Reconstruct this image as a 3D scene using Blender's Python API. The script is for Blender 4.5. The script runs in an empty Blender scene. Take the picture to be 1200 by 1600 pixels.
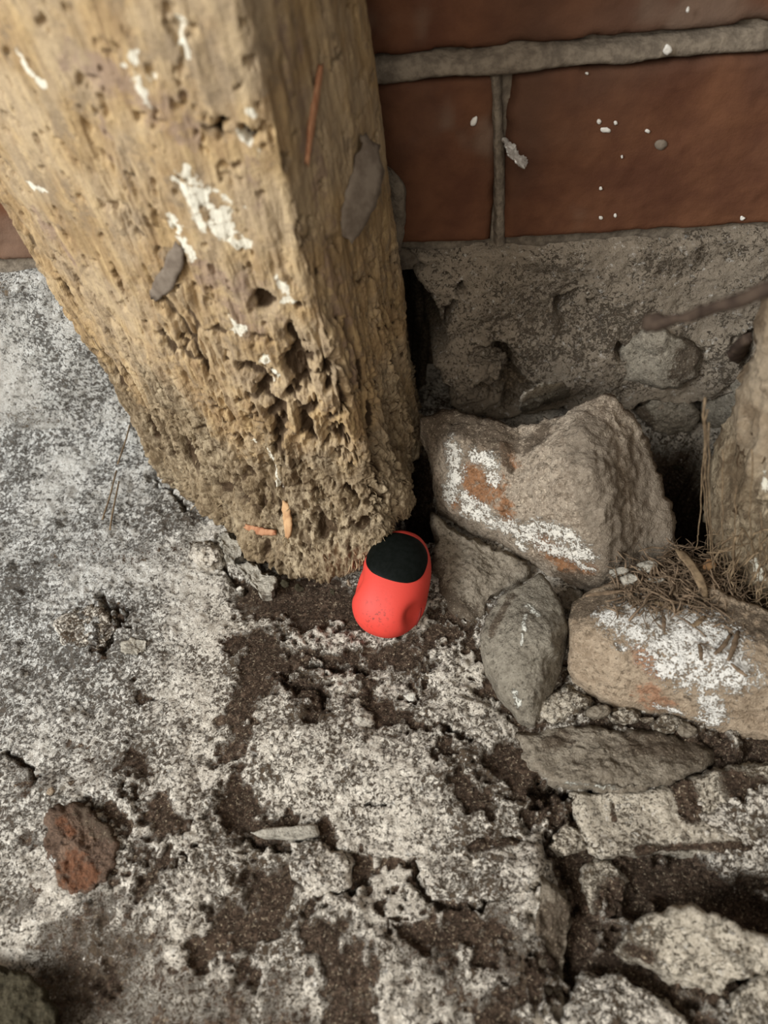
import bpy, math, random
import numpy as np
from mathutils import Vector, noise as mnoise

# ------------------------------------------------------------------ camera, world, lights, exposure
CAM_H, CAM_D = 0.29, 0.313          # height above the floor, distance from the brick wall (wall face is y = 0)
PITCH, YAW, ROLL, FPX = math.radians(50), math.radians(5), math.radians(6), 1164.0
FW = np.array([-math.sin(YAW)*math.cos(PITCH), math.cos(YAW)*math.cos(PITCH), -math.sin(PITCH)])
_r0 = np.array([math.cos(YAW), math.sin(YAW), 0.0]); _u0 = np.cross(_r0, FW)
RT = math.cos(ROLL)*_r0 - math.sin(ROLL)*_u0
UP = math.sin(ROLL)*_r0 + math.cos(ROLL)*_u0
CPOS = np.array([0.0, -CAM_D, CAM_H])
SC = bpy.context.scene
COL = SC.collection
cam = bpy.data.cameras.new('camera'); camo = bpy.data.objects.new('camera', cam); COL.objects.link(camo)
from mathutils import Matrix
camo.matrix_world = Matrix(((RT[0], UP[0], -FW[0], CPOS[0]), (RT[1], UP[1], -FW[1], CPOS[1]), (RT[2], UP[2], -FW[2], CPOS[2]), (0, 0, 0, 1)))
cam.sensor_fit = 'VERTICAL'; cam.sensor_height = 24.0; cam.lens = 24.0*FPX/1600.0
cam.clip_start = 0.005; cam.clip_end = 50
cam.dof.use_dof = True; cam.dof.focus_distance = 0.335; cam.dof.aperture_fstop = 6.0
SC.camera = camo
world = bpy.data.worlds.new('world'); SC.world = world; world.use_nodes = True
wb = world.node_tree.nodes['Background']; wb.inputs[0].default_value = (1.0, 0.95, 0.88, 1); wb.inputs[1].default_value = 0.24

def area(name, loc, target, size, power, color):
    l = bpy.data.lights.new(name, 'AREA'); l.energy = power; l.color = color; l.size = size
    o = bpy.data.objects.new(name, l); COL.objects.link(o); o.location = loc
    o.rotation_euler = (Vector(target)-Vector(loc)).to_track_quat('-Z', 'Y').to_euler()
    return o
area('window_daylight', (-0.85, -0.75, 0.75), (-0.05, -0.12, 0.0), 0.5, 17.0, (0.93, 0.97, 1.0))
area('door_daylight', (-0.35, -1.5, 1.1), (-.03, -0.1, 0.05), 0.7, 8.5, (1.0, 0.92, 0.82))
SC.view_settings.view_transform = 'Standard'; SC.view_settings.look = 'None'
SC.view_settings.exposure = 0.45; SC.view_settings.gamma = 1.0; SC.view_settings.use_curve_mapping = False

# ------------------------------------------------------------------ helpers: geometry
rnd = random.Random(7)
def rays(px, py):
    px = np.asarray(px, float); py = np.asarray(py, float)
    return FW + ((px-600)/FPX)[..., None]*RT + ((800-py)/FPX)[..., None]*UP
def onz(px, py, z=0.0):              # where a line of sight meets the height z
    d = rays(px, py); t = (np.asarray(z, float)-CAM_H)/d[..., 2]
    return CPOS + d*t[..., None]
def ony(px, py, y=0.0):              # where a line of sight meets the upright plane y
    d = rays(px, py); t = (np.asarray(y, float)+CAM_D)/d[..., 1]
    return CPOS + d*t[..., None]
def G(px, py, z=0.0): return onz(px, py, z)
def W(px, py, y=0.0): return ony(px, py, y)

def _hash(ix, iy, iz, seed):
    h = (ix*374761393 + iy*668265263 + iz*2147483647 + seed*974711) & 0xffffffff
    h = ((h ^ (h >> 13))*1274126177) & 0xffffffff
    h = (h ^ (h >> 16))
    h = (h*2246822519) & 0xffffffff
    return ((h ^ (h >> 15)) & 0xffffff)/float(0xffffff)
def vnoise(p, seed=0):               # value noise in [0,1], p (..., 3)
    p = np.asarray(p, float); i = np.floor(p).astype(np.int64); f = p-i; f = f*f*f*(f*(f*6-15)+10)
    x, y, z = i[..., 0], i[..., 1], i[..., 2]; fx, fy, fz = f[..., 0], f[..., 1], f[..., 2]
    out = 0
    for dx in (0, 1):
        for dy in (0, 1):
            for dz in (0, 1):
                w = (fx if dx else 1-fx)*(fy if dy else 1-fy)*(fz if dz else 1-fz)
                out = out + w*_hash(x+dx, y+dy, z+dz, seed)
    return out
def fbm(p, scale, octaves=4, gain=0.5, seed=0):   # about [-1,1]
    p = np.asarray(p, float)*scale; a = 1.0; s = 0; n = 0
    for k in range(octaves):
        s = s + a*(vnoise(p*(2.03**k)+17.3*k, seed+k)*2-1); n += a; a *= gain
    return s/n*1.6
def sstep(a, b, x):
    t = np.clip((x-a)/(b-a), 0, 1); return t*t*(3-2*t)
def strokes_field(P, strokes):       # 1 inside round-ended strokes ([(x,y,z)...], radius), falling to 0 at twice the radius
    out = np.zeros(len(P))
    for pts, r in strokes:
        pts = np.asarray(pts, float)
        if len(pts) == 1: pts = np.vstack([pts, pts+1e-6])
        lo = pts.min(0)-2.2*r; hi = pts.max(0)+2.2*r
        m = np.all((P >= lo) & (P <= hi), axis=1)
        if not m.any(): continue
        Q = P[m]; d = np.full(len(Q), 1e9)
        for a, b in zip(pts[:-1], pts[1:]):
            ab = b-a; t = np.clip(((Q-a)@ab)/max(ab@ab, 1e-12), 0, 1)
            d = np.minimum(d, np.linalg.norm(Q-(a+t[:, None]*ab), axis=1))
        v = np.clip(1.5-d/r, 0, 1); v = np.clip(1.5-d/(2*r)*1.5, 0, 1) if False else np.clip(1.0-(d-r*0.5)/(r*1.2), 0, 1)
        out[m] = np.maximum(out[m], v)
    return out

def link(name, me, mat=None, parent=None):
    o = bpy.data.objects.new(name, me); COL.objects.link(o)
    if mat is not None and not me.materials: me.materials.append(mat)
    if parent is not None: o.parent = parent
    return o
def mesh_np(name, V, quads=None, tris=None, smooth=True):
    me = bpy.data.meshes.new(name)
    V = np.asarray(V, np.float32); nq = 0 if quads is None else len(quads); nt = 0 if tris is None else len(tris)
    me.vertices.add(len(V)); me.vertices.foreach_set('co', V.ravel())
    li = []
    if nq: li.append(np.asarray(quads, np.int32).ravel())
    if nt: li.append(np.asarray(tris, np.int32).ravel())
    li = np.concatenate(li); me.loops.add(len(li)); me.loops.foreach_set('vertex_index', li)
    st = np.concatenate([np.arange(nq)*4, nq*4+np.arange(nt)*3]).astype(np.int32)
    me.polygons.add(nq+nt); me.polygons.foreach_set('loop_start', st)
    me.polygons.foreach_set('use_smooth', np.full(nq+nt, smooth, bool))
    me.update(calc_edges=True); me.validate()
    return me
def attr(me, **kw):
    for k, v in kw.items():
        a = me.attributes.new(k, 'FLOAT', 'POINT'); a.data.foreach_set('value', np.asarray(v, np.float32))
def normals(me):
    n = np.empty(len(me.vertices)*3, np.float32); me.vertex_normals.foreach_get('vector', n); return n.reshape(-1, 3).astype(float)
def coords(me):
    c = np.empty(len(me.vertices)*3, np.float32); me.vertices.foreach_get('co', c); return c.reshape(-1, 3).astype(float)
def setco(me, V):
    me.vertices.foreach_set('co', np.asarray(V, np.float32).ravel()); me.update()
def grid_quads(nr, nc, wrap=False):
    r = np.arange(nr-1)[:, None]; c = np.arange(nc if wrap else nc-1)[None, :]; c2 = (c+1) % nc
    return np.stack([r*nc+c, r*nc+c2, (r+1)*nc+c2, (r+1)*nc+c], -1).reshape(-1, 4)
def smooth_loop(poly, n, jitter, seed):   # resample a closed outline to n points, corners kept fairly sharp, edge roughened
    P = np.asarray(poly, float); Q = np.vstack([P, P[:1]])
    s = np.concatenate([[0], np.cumsum(np.linalg.norm(np.diff(Q, axis=0), axis=1))])
    t = np.linspace(0, s[-1], n, endpoint=False)
    R = np.stack([np.interp(t, s, Q[:, k]) for k in (0, 1)], 1)
    R = (np.roll(R, 1, 0)+2*R+np.roll(R, -1, 0))/4
    if jitter:
        d = R-R.mean(0); d /= np.linalg.norm(d, axis=1)[:, None]+1e-9
        c = np.stack([R[:, 0], R[:, 1], np.zeros(n)], 1)
        R = R + d*(fbm(c, 1/22.0, 4, 0.6, seed)*jitter)[:, None]
    return R
def rbf(ctrl):
    C = np.asarray(ctrl, float); X = C[:, :2]/100.0; v = C[:, 2]; n = len(X)
    A = np.linalg.norm(X[:, None]-X[None], axis=2)
    Pm = np.hstack([np.ones((n, 1)), X])
    if n < 4: 
        co = np.linalg.lstsq(Pm, v, rcond=None)[0]
        return lambda x, y: co[0]+co[1]*x/100+co[2]*y/100
    M = np.block([[A+1e-6*np.eye(n), Pm], [Pm.T, np.zeros((3, 3))]])
    s = np.linalg.solve(M, np.concatenate([v, np.zeros(3)]))
    def f(x, y):
        q = np.stack([x/100, y/100], -1)
        return np.linalg.norm(q[..., None, :]-X, axis=-1)@s[:n]+s[n]+q@s[n+1:]
    return f
def rock(name, poly, ctrl, mat, parent=None, mode='z', center=None, n=150, m=34, jitter=5, seed=0, edge=0.12, drop=0.012,
         back=0.0, noise=((90, .0012, 4), (400, .0004, 3)), layers=(), white=(), ochre=(), soil=(), tone=(), origin=None, squash=0.004, soil_edge=0.0, facet=0):
    """A stone: its outline and a few surface heights, taken where it lies, grown into a closed rough solid."""
    R = smooth_loop(poly, n, jitter, seed); c = np.asarray(center if center else R.mean(0), float)
    f = rbf(ctrl)
    s = 1-np.linspace(0, 1, m)**0.8 * 0.995
    px = c[0]+s[:, None]*(R[:, 0]-c[0]); py = c[1]+s[:, None]*(R[:, 1]-c[1])
    val = f(px, py)
    rim = (1-np.clip((1-s)/edge, 0, 1))**2
    if mode == 'z':
        val = val-rim[:, None]*squash
        T = onz(px, py, val)
    else:
        val = val+rim[:, None]*squash
        T = ony(px, py, val)
    rim3 = T[0]; cen = T[-1].mean(0)
    rings = []
    for k, (q, ins) in enumerate([(1.0, 0.25), (0.6, 0.10), (0.25, 0.02)]):
        b = rim3.copy(); 
        if mode == 'z':
            b[:, 2] -= drop*q; b[:, 1] += back*q
            b[:, :2] += (cen[:2]-b[:, :2])*ins
        else:
            b += (cen-b)*ins; dd = b-CPOS; b += dd/np.linalg.norm(dd, axis=1)[:, None]*drop*q
        rings.append(b)
    V = np.concatenate([np.stack(rings), T]).reshape(-1, 3)
    q = grid_quads(m+3, n, True)
    nb = len(V); bc = rings[0].mean(0); V = np.vstack([V, bc[None]])
    idx = np.arange(n); tri = np.stack([idx, np.full(n, nb), (idx+1) % n], 1)
    last = (m+2)*n
    cap = np.stack([last+idx, last+(idx+1) % n, np.full(n, nb+1)], 1); V = np.vstack([V, T[-1].mean(0)[None]])
    # consistent outward winding
    me = mesh_np(name, V, q, np.vstack([tri, cap]))
    N = normals(me); ci = len(V)-1
    tocam = CPOS-V[ci]
    if N[ci]@tocam < 0:
        me.flip_normals(); me.update(); N = normals(me)
    d = np.zeros(len(V))
    for sc, am, oc, *st in noise: d += fbm(V*np.array([1, 1, st[0] if st else 1]), sc, oc, 0.55, seed+int(sc))*am
    for (dirv, sc, am) in layers:     # bedding ribs
        dv = np.asarray(dirv, float); dv /= np.linalg.norm(dv)
        t = (V@dv)*sc+fbm(V, 60, 3, .5, seed)*1.2
        d += np.abs((t % 1.0)-.5)*2*am*(0.4+vnoise(V*70, seed))
    if facet:
        d += (np.abs(fbm(V, facet, 2, .5, seed+5))-.3)*0.004
    V2 = V+N*d[:, None]
    V2[-2] = V[-2]
    A = {}
    def field(lst):
        st = []
        for pts, r in lst:
            pp = np.asarray(pts, float); vv = f(pp[:, 0], pp[:, 1])
            w = onz(pp[:, 0], pp[:, 1], vv) if mode == 'z' else ony(pp[:, 0], pp[:, 1], vv)
            st.append((w, r))
        return strokes_field(V, st)
    A['white'] = field(white); A['ochre'] = field(ochre); A['soil'] = field(soil); A['tone'] = field(tone)
    if soil_edge:
        e = np.zeros((m+3, n)); e[:3] = 1; e[3:] = (rim[:, None])*soil_edge
        e = np.concatenate([e.ravel(), [1, 0]]); A['soil'] = np.maximum(A['soil'], e)
    o3 = np.asarray(origin if origin is not None else (rim3[:, 0].mean(), rim3[:, 1].mean(), V2[:, 2].min()))
    if parent is not None: o3 = np.zeros(3)
    setco(me, V2-o3); attr(me, **A)
    o = link(name, me, mat, parent); o.location = o3
    return o
def blob(name, c, r, mat, parent=None, seed=0, rot=(0, 0, 0), rough=.25, sub=4, cuts=5, local=False):
    """A loose rounded stone with a few flat faces knocked off it."""
    import bmesh
    bm = bmesh.new(); bmesh.ops.create_icosphere(bm, subdivisions=sub, radius=1)
    P = np.array([v.co[:] for v in bm.verts]); F = np.array([[v.index for v in f.verts] for f in bm.faces]); bm.free()
    rs = np.random.RandomState(seed)
    for k in range(cuts):
        n = rs.normal(size=3); n /= np.linalg.norm(n); h = rs.uniform(.55, .85)
        t = P@n; P = P-np.where(t > h, (t-h)*.92, 0)[:, None]*n
    P = P*(1+fbm(P, 1.6, 4, .55, seed)*rough)[:, None]
    M = np.array((Matrix.Rotation(rot[2], 3, 'Z')@Matrix.Rotation(rot[1], 3, 'Y')@Matrix.Rotation(rot[0], 3, 'X')))
    P = (P*np.asarray(r))@M.T
    me = mesh_np(name, P if parent is None else P+np.asarray(c), None, F)
    z = np.zeros(len(P)); attr(me, white=z, ochre=z, soil=z)
    o = link(name, me, mat, parent)
    if parent is None: o.location = c
    return o
def tube_np(pts, rad, sides=6, seed=0, wob=.0):
    pts = np.asarray(pts, float); n = len(pts); rad = np.broadcast_to(np.asarray(rad, float), (n,))
    V = []; 
    for i in range(n):
        t = pts[min(i+1, n-1)]-pts[max(i-1, 0)]; t /= np.linalg.norm(t)+1e-12
        a = np.cross(t, [0.3, 0.2, .93]); a /= np.linalg.norm(a)+1e-12; b = np.cross(t, a)
        for k in range(sides):
            w = 2*math.pi*k/sides; V.append(pts[i]+rad[i]*(math.cos(w)*a+math.sin(w)*b))
    q = grid_quads(n, sides, True)
    V = np.array(V); V = np.vstack([V, pts[:1], pts[-1:]]); s = len(V)
    tr = [[(k+1) % sides, k, s-2] for k in range(sides)]+[[(n-1)*sides+k, (n-1)*sides+(k+1) % sides, s-1] for k in range(sides)]
    return V, q, np.array(tr)
def join_np(parts):
    Vs, Qs, Ts, o = [], [], [], 0
    for V, q, t in parts:
        Vs.append(V); Qs.append(q+o); Ts.append(t+o); o += len(V)
    return np.vstack(Vs), np.vstack(Qs), np.vstack(Ts)
def bend(a, b, n, sag, seed):
    rs = np.random.RandomState(seed); a = np.asarray(a, float); b = np.asarray(b, float)
    t = np.linspace(0, 1, n)[:, None]; k = rs.normal(size=3); L = np.linalg.norm(b-a)
    return a+(b-a)*t+k*np.sin(t*math.pi)*sag*L+rs.normal(size=(n, 3))*L*.012
def tag(o, label=None, cat=None, group=None, kind=None):
    for k, v in (('label', label), ('category', cat), ('group', group), ('kind', kind)):
        if v: o[k] = v
    return o

# ------------------------------------------------------------------ helpers: materials
class MT:
    def __init__(s, name, rough=.9):
        s.m = bpy.data.materials.new(name); s.m.use_nodes = True; s.nt = s.m.node_tree
        s.b = s.nt.nodes['Principled BSDF']; s.b.inputs['Roughness'].default_value = rough
        s.b.inputs['Specular IOR Level'].default_value = .06
        s.co = s.nt.nodes.new('ShaderNodeTexCoord').outputs['Object']
    def put(s, sock, v):
        if hasattr(v, 'links') or isinstance(v, bpy.types.NodeSocket): s.nt.links.new(v, sock)
        elif isinstance(v, (tuple, list)) and len(v) == 3 and sock.type == 'RGBA': sock.default_value = (*v, 1)
        else: sock.default_value = v
    def noise(s, scale, detail=4, rough=.6, dist=0, vec=None):
        n = s.nt.nodes.new('ShaderNodeTexNoise'); s.put(n.inputs['Vector'], vec or s.co)
        for k, v in (('Scale', scale), ('Detail', detail), ('Roughness', rough), ('Distortion', dist)): n.inputs[k].default_value = v
        return n.outputs['Fac']
    def voro(s, scale, feat='F1', vec=None, rand=1):
        n = s.nt.nodes.new('ShaderNodeTexVoronoi'); n.feature = feat; s.put(n.inputs['Vector'], vec or s.co); n.inputs['Scale'].default_value = scale; n.inputs['Randomness'].default_value = rand
        return n.outputs['Distance']
    def scale(s, v):
        n = s.nt.nodes.new('ShaderNodeMapping'); s.put(n.inputs['Vector'], s.co); n.inputs['Scale'].default_value = v; return n.outputs[0]
    def attr(s, name):
        n = s.nt.nodes.new('ShaderNodeAttribute'); n.attribute_name = name; return n.outputs['Fac']
    def math(s, op, a, b=0.0):
        n = s.nt.nodes.new('ShaderNodeMath'); n.operation = op; s.put(n.inputs[0], a); s.put(n.inputs[1], b); return n.outputs[0]
    def add(s, a, b): return s.math('ADD', a, b)
    def mul(s, a, b): return s.math('MULTIPLY', a, b)
    def ss(s, a, b, x, lo=0.0, hi=1.0):
        n = s.nt.nodes.new('ShaderNodeMapRange'); n.interpolation_type = 'SMOOTHSTEP'
        for i, v in enumerate((x, a, b, lo, hi)): s.put(n.inputs[i], v)
        return n.outputs[0]
    def mix(s, f, a, b, mode='MIX'):
        n = s.nt.nodes.new('ShaderNodeMix'); n.data_type = 'RGBA'; n.blend_type = mode
        s.put(n.inputs[0], f); s.put(n.inputs[6], a); s.put(n.inputs[7], b); return n.outputs[2]
    def fin(s, col, height=None, dist=.001, strength=1.0):
        s.put(s.b.inputs['Base Color'], col)
        if height is not None:
            n = s.nt.nodes.new('ShaderNodeBump'); n.inputs['Distance'].default_value = dist; n.inputs['Strength'].default_value = strength
            s.put(n.inputs['Height'], height); s.nt.links.new(n.outputs[0], s.b.inputs['Normal'])
        return s.m

def crust_material(name, light=(.78, .71, .60), dark=(.095, .068, .045), cover=.0, soilc=(.052, .035, .024), cool_light_c=(.66, .655, .615)):
    t = MT(name, .95)
    n1 = t.noise(560, 5, .8, .5); n2 = t.noise(120, 4, .65); n3 = t.noise(24, 3, .5); n4 = t.noise(1500, 3, .65)
    lime = t.attr('lime')  # daylight from the left, painted in as a paler, cooler colour
    k = t.add(t.add(t.mul(t.add(n1, -.5), 1.25), t.mul(t.add(n2, -.5), .40)), t.add(t.mul(t.add(n3, -.5), .50), .545+cover))
    f = t.ss(.43, .56, k)
    lc = t.mix(lime, light, cool_light_c)
    lc = t.mix(t.ss(.35, .65, n3), lc, t.mix(.18, lc, (.3, .24, .17)))
    lc = t.mix(t.ss(.36, .60, n4), t.mix(.5, lc, (.22, .17, .12)), lc)
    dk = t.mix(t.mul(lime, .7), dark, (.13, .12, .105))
    c = t.mix(f, dk, lc)
    c = t.mix(t.ss(.58, .68, t.noise(300, 4, .8)), c, t.mix(.35, lc, (.9, .88, .82)))
    soil = t.add(t.attr('soil'), t.add(t.mul(t.add(n1, -.5), 2.3), t.mul(t.add(n2, -.5), 1.5)))
    sm = t.ss(.42, .62, soil)
    grit = t.mix(t.ss(.42, .6, t.noise(600, 2, .6)), soilc, tuple(c*1.9 for c in soilc))
    grit = t.mix(t.ss(.58, .66, t.noise(850, 3, .75)), grit, (.36, .29, .20))
    c = t.mix(sm, c, grit)
    h = t.add(t.add(t.mul(f, .8), t.mul(n1, .7)), t.mul(n4, .4))
    h = t.mul(h, t.ss(0, 1, sm, 1.0, .7))
    return t.fin(c, h, .0015, 1.0)
def stone_material(name, a, b, white=(.70, .67, .60), ochre=(.33, .13, .05), sc=1.0, speck=.5, rough=.85, cool=None):
    t = MT(name, rough)
    n1 = t.noise(330*sc, 5, .75, .4); n2 = t.noise(55*sc, 4, .65); n4 = t.noise(1100, 3, .65); n5 = t.noise(480, 4, .75)
    c = t.mix(t.ss(.36, .64, t.add(t.mul(n1, .55), t.mul(n2, .45))), a, b)
    c = t.mix(t.mul(t.ss(.54, .64, n4), speck), c, tuple(min(.8, v*1.7) for v in b))
    c = t.mix(t.mul(t.ss(.53, .63, n5), .7), c, tuple(v*.42 for v in a))
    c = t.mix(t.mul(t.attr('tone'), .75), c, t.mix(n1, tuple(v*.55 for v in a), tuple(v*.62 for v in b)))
    ao, aw = t.attr('ochre'), t.attr('white')
    oc = t.mul(t.ss(.35, 1.0, t.add(t.mul(ao, .95), t.mul(t.add(n1, -.5), 3.2))), t.ss(0, .35, ao, 0, .9))
    c = t.mix(oc, c, t.mix(t.ss(.35, .65, n5), ochre, tuple(v*.5 for v in ochre)))
    so = t.mul(t.ss(.35, .75, t.add(t.mul(t.attr('soil'), .8), t.mul(t.add(n1, -.5), 2.8))), t.ss(0, .4, t.attr('soil'), 0, .9))
    c = t.mix(so, c, t.mix(t.ss(.58, .68, n4), (.075, .055, .038), (.24, .19, .13)))
    wh = t.mul(t.ss(.40, .85, t.add(t.mul(aw, .85), t.add(t.mul(t.add(n1, -.5), 3.2), t.mul(t.add(n4, -.5), 2.4)))), t.ss(0, .4, aw, 0, .95))
    c = t.mix(wh, c, white)
    h = t.add(t.add(t.mul(n1, .8), t.mul(n4, .5)), t.add(t.mul(wh, .35), t.mul(n5, -.5)))
    return t.fin(c, h, .0013, 1.0)
def plain(name, c1, c2, sc=200, rough=.8, bump=.0006, stretch=None):
    t = MT(name, rough); v = t.scale(stretch) if stretch else None
    n = t.noise(sc, 4, .65, 0, v)
    return t.fin(t.mix(t.ss(.35, .65, n), c1, c2), n, bump, .8)

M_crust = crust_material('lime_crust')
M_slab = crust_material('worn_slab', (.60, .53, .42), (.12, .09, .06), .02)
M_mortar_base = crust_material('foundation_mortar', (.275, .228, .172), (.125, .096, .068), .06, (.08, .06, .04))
M_boulder = stone_material('boulder_stone', (.155, .115, .08), (.37, .305, .23), white=(.64, .60, .52), ochre=(.27, .12, .05))
M_grey = stone_material('grey_stone', (.135, .108, .078), (.27, .23, .175), white=(.6, .58, .5), speck=.3)
M_wedge = stone_material('wedge_stone', (.12, .10, .075), (.25, .22, .17), white=(.6, .58, .5), speck=.3)
M_tan = stone_material('tan_stone', (.22, .16, .105), (.39, .305, .215), ochre=(.36, .19, .11), white=(.66, .63, .57), speck=.25)
M_pale = stone_material('pale_chip', (.27, .245, .20), (.42, .38, .31), speck=.25)
M_red = stone_material('reddish_stone', (.075, .05, .036), (.155, .10, .068), ochre=(.17, .075, .04))
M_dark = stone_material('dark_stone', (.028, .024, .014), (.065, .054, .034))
M_wallstone = stone_material('wall_stone', (.15, .125, .095), (.30, .265, .205))

def brick_material():
    t = MT('brick_face', .8)
    n1 = t.noise(35, 4, .6); n2 = t.noise(240, 5, .7); n3 = t.noise(14, 2, .5)
    c = t.mix(t.ss(.3, .7, n1), (.085, .035, .020), (.138, .060, .031))
    c = t.mix(t.mul(t.ss(.45, .7, n3), .6), c, (.085, .050, .035))
    c = t.mix(t.ss(.68, .76, n2), c, (.10, .04, .025))
    c = t.mix(t.mul(t.attr('dust'), .7), c, (.20, .15, .11))
    return t.fin(c, t.add(n2, t.mul(n1, .8)), .0007, .7)
M_brick = brick_material()
M_joint = plain('joint_mortar', (.125, .10, .075), (.215, .175, .13), 220, .9, .0016)

def wood_material(name, fresh=(.43, .30, .152), worn=(.27, .178, .092), rot=(.23, .175, .11)):
    t = MT(name, .85)
    along = t.scale((1, 1, .16)); n1 = t.noise(230, 5, .7, .4, along); n2 = t.noise(30, 4, .6); n3 = t.noise(420, 4, .7); n4 = t.noise(90, 3, .6, 0, t.scale((1, 1, .4)))
    c = t.mix(t.ss(.38, .66, n1), worn, fresh)
    c = t.mix(t.mul(t.ss(.5, .72, n4), .55), c, tuple(v*.62 for v in worn))
    c = t.mix(t.mul(t.ss(.42, .62, n2), .35), c, (.46, .38, .27))
    c = t.mix(t.mul(t.ss(.50, .64, t.noise(75, 5, .75, .5)), .7), c, (.21, .155, .10))
    r = t.ss(.3, .7, t.add(t.attr('rot'), t.mul(t.add(n3, -.5), .8)))
    c = t.mix(t.mul(r, .85), c, t.mix(t.ss(.40, .60, t.add(t.mul(t.noise(420, 5, .75, .3, t.scale((1, 1, .45))), .6), t.mul(t.noise(170, 4, .7, .3, along), .4))), (.085, .058, .034), t.mix(t.ss(.35, .65, n2), rot, (.40, .32, .21))))
    c = t.mix(t.mul(t.ss(.3, .8, t.add(t.attr('stain'), t.mul(t.add(t.noise(130, 4, .7), -.5), 2.2))), t.ss(0, .3, t.attr('stain'), 0, .75)), c, (.24, .165, .12))
    c = t.mix(t.ss(.4, .7, t.attr('pit')), c, (.07, .045, .026))
    w = t.mul(t.ss(.45, .75, t.add(t.mul(t.attr('white'), .85), t.mul(t.add(t.noise(230, 4, .7), -.5), 2.6))), t.ss(0, .4, t.attr('white'), 0, .85))
    c = t.mix(w, c, (.70, .66, .54))
    h = t.add(t.mul(n1, .8), t.mul(n3, .5))
    return t.fin(c, h, .0014, 1.0)
M_wood = wood_material('weathered_timber')
M_wood2 = wood_material('rotten_timber', (.215, .155, .098), (.135, .095, .06), (.115, .083, .05))
M_flake = plain('grey_flake', (.13, .10, .075), (.21, .17, .13), 120, .9, .0006)
M_fibre = plain('dry_fibre', (.11, .075, .045), (.225, .16, .095), 300, .8, .0002)
M_fibre_w = plain('post_fibre', (.20, .145, .085), (.34, .255, .15), 300, .8, .0002)
M_fibre_d = plain('dark_litter', (.10, .07, .045), (.20, .14, .09), 300, .85, .0003)
M_splint = plain('red_splinter', (.26, .10, .05), (.42, .22, .12), 260, .75, .0003, (1, 1, .2))
M_splint_t = plain('tan_splinter', (.36, .20, .10), (.50, .31, .16), 260, .75, .0003, (1, 1, .2))
M_twig = plain('dark_twig', (.03, .02, .015), (.065, .045, .032), 200, .85, .0005)
M_paint = plain('white_fleck', (.66, .62, .55), (.78, .75, .68), 300, .8, .0002)
M_rubber = plain('black_rubber', (.003, .004, .003), (.005, .006, .005), 500, .55, .00005)
M_rubber.node_tree.nodes['Principled BSDF'].inputs['Specular IOR Level'].default_value = .06
def red_material():
    t = MT('red_plastic', .58)
    c = t.mix(t.ss(.5, .8, t.noise(60, 3, .5)), (.58, .050, .034), (.51, .045, .031))
    sc = t.ss(.53, .62, t.noise(560, 4, .75)); c = t.mix(t.mul(t.mul(sc, t.attr('scuff')), .9), c, (.17, .03, .02))
    t.b.inputs['Specular IOR Level'].default_value = .3
    return t.fin(c, t.noise(900, 3, .6), .0001, .4)
M_redp = red_material()
M_redp_d = plain('dark_slot', (.10, .012, .010), (.16, .02, .015), 400, .7, .0001)

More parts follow.
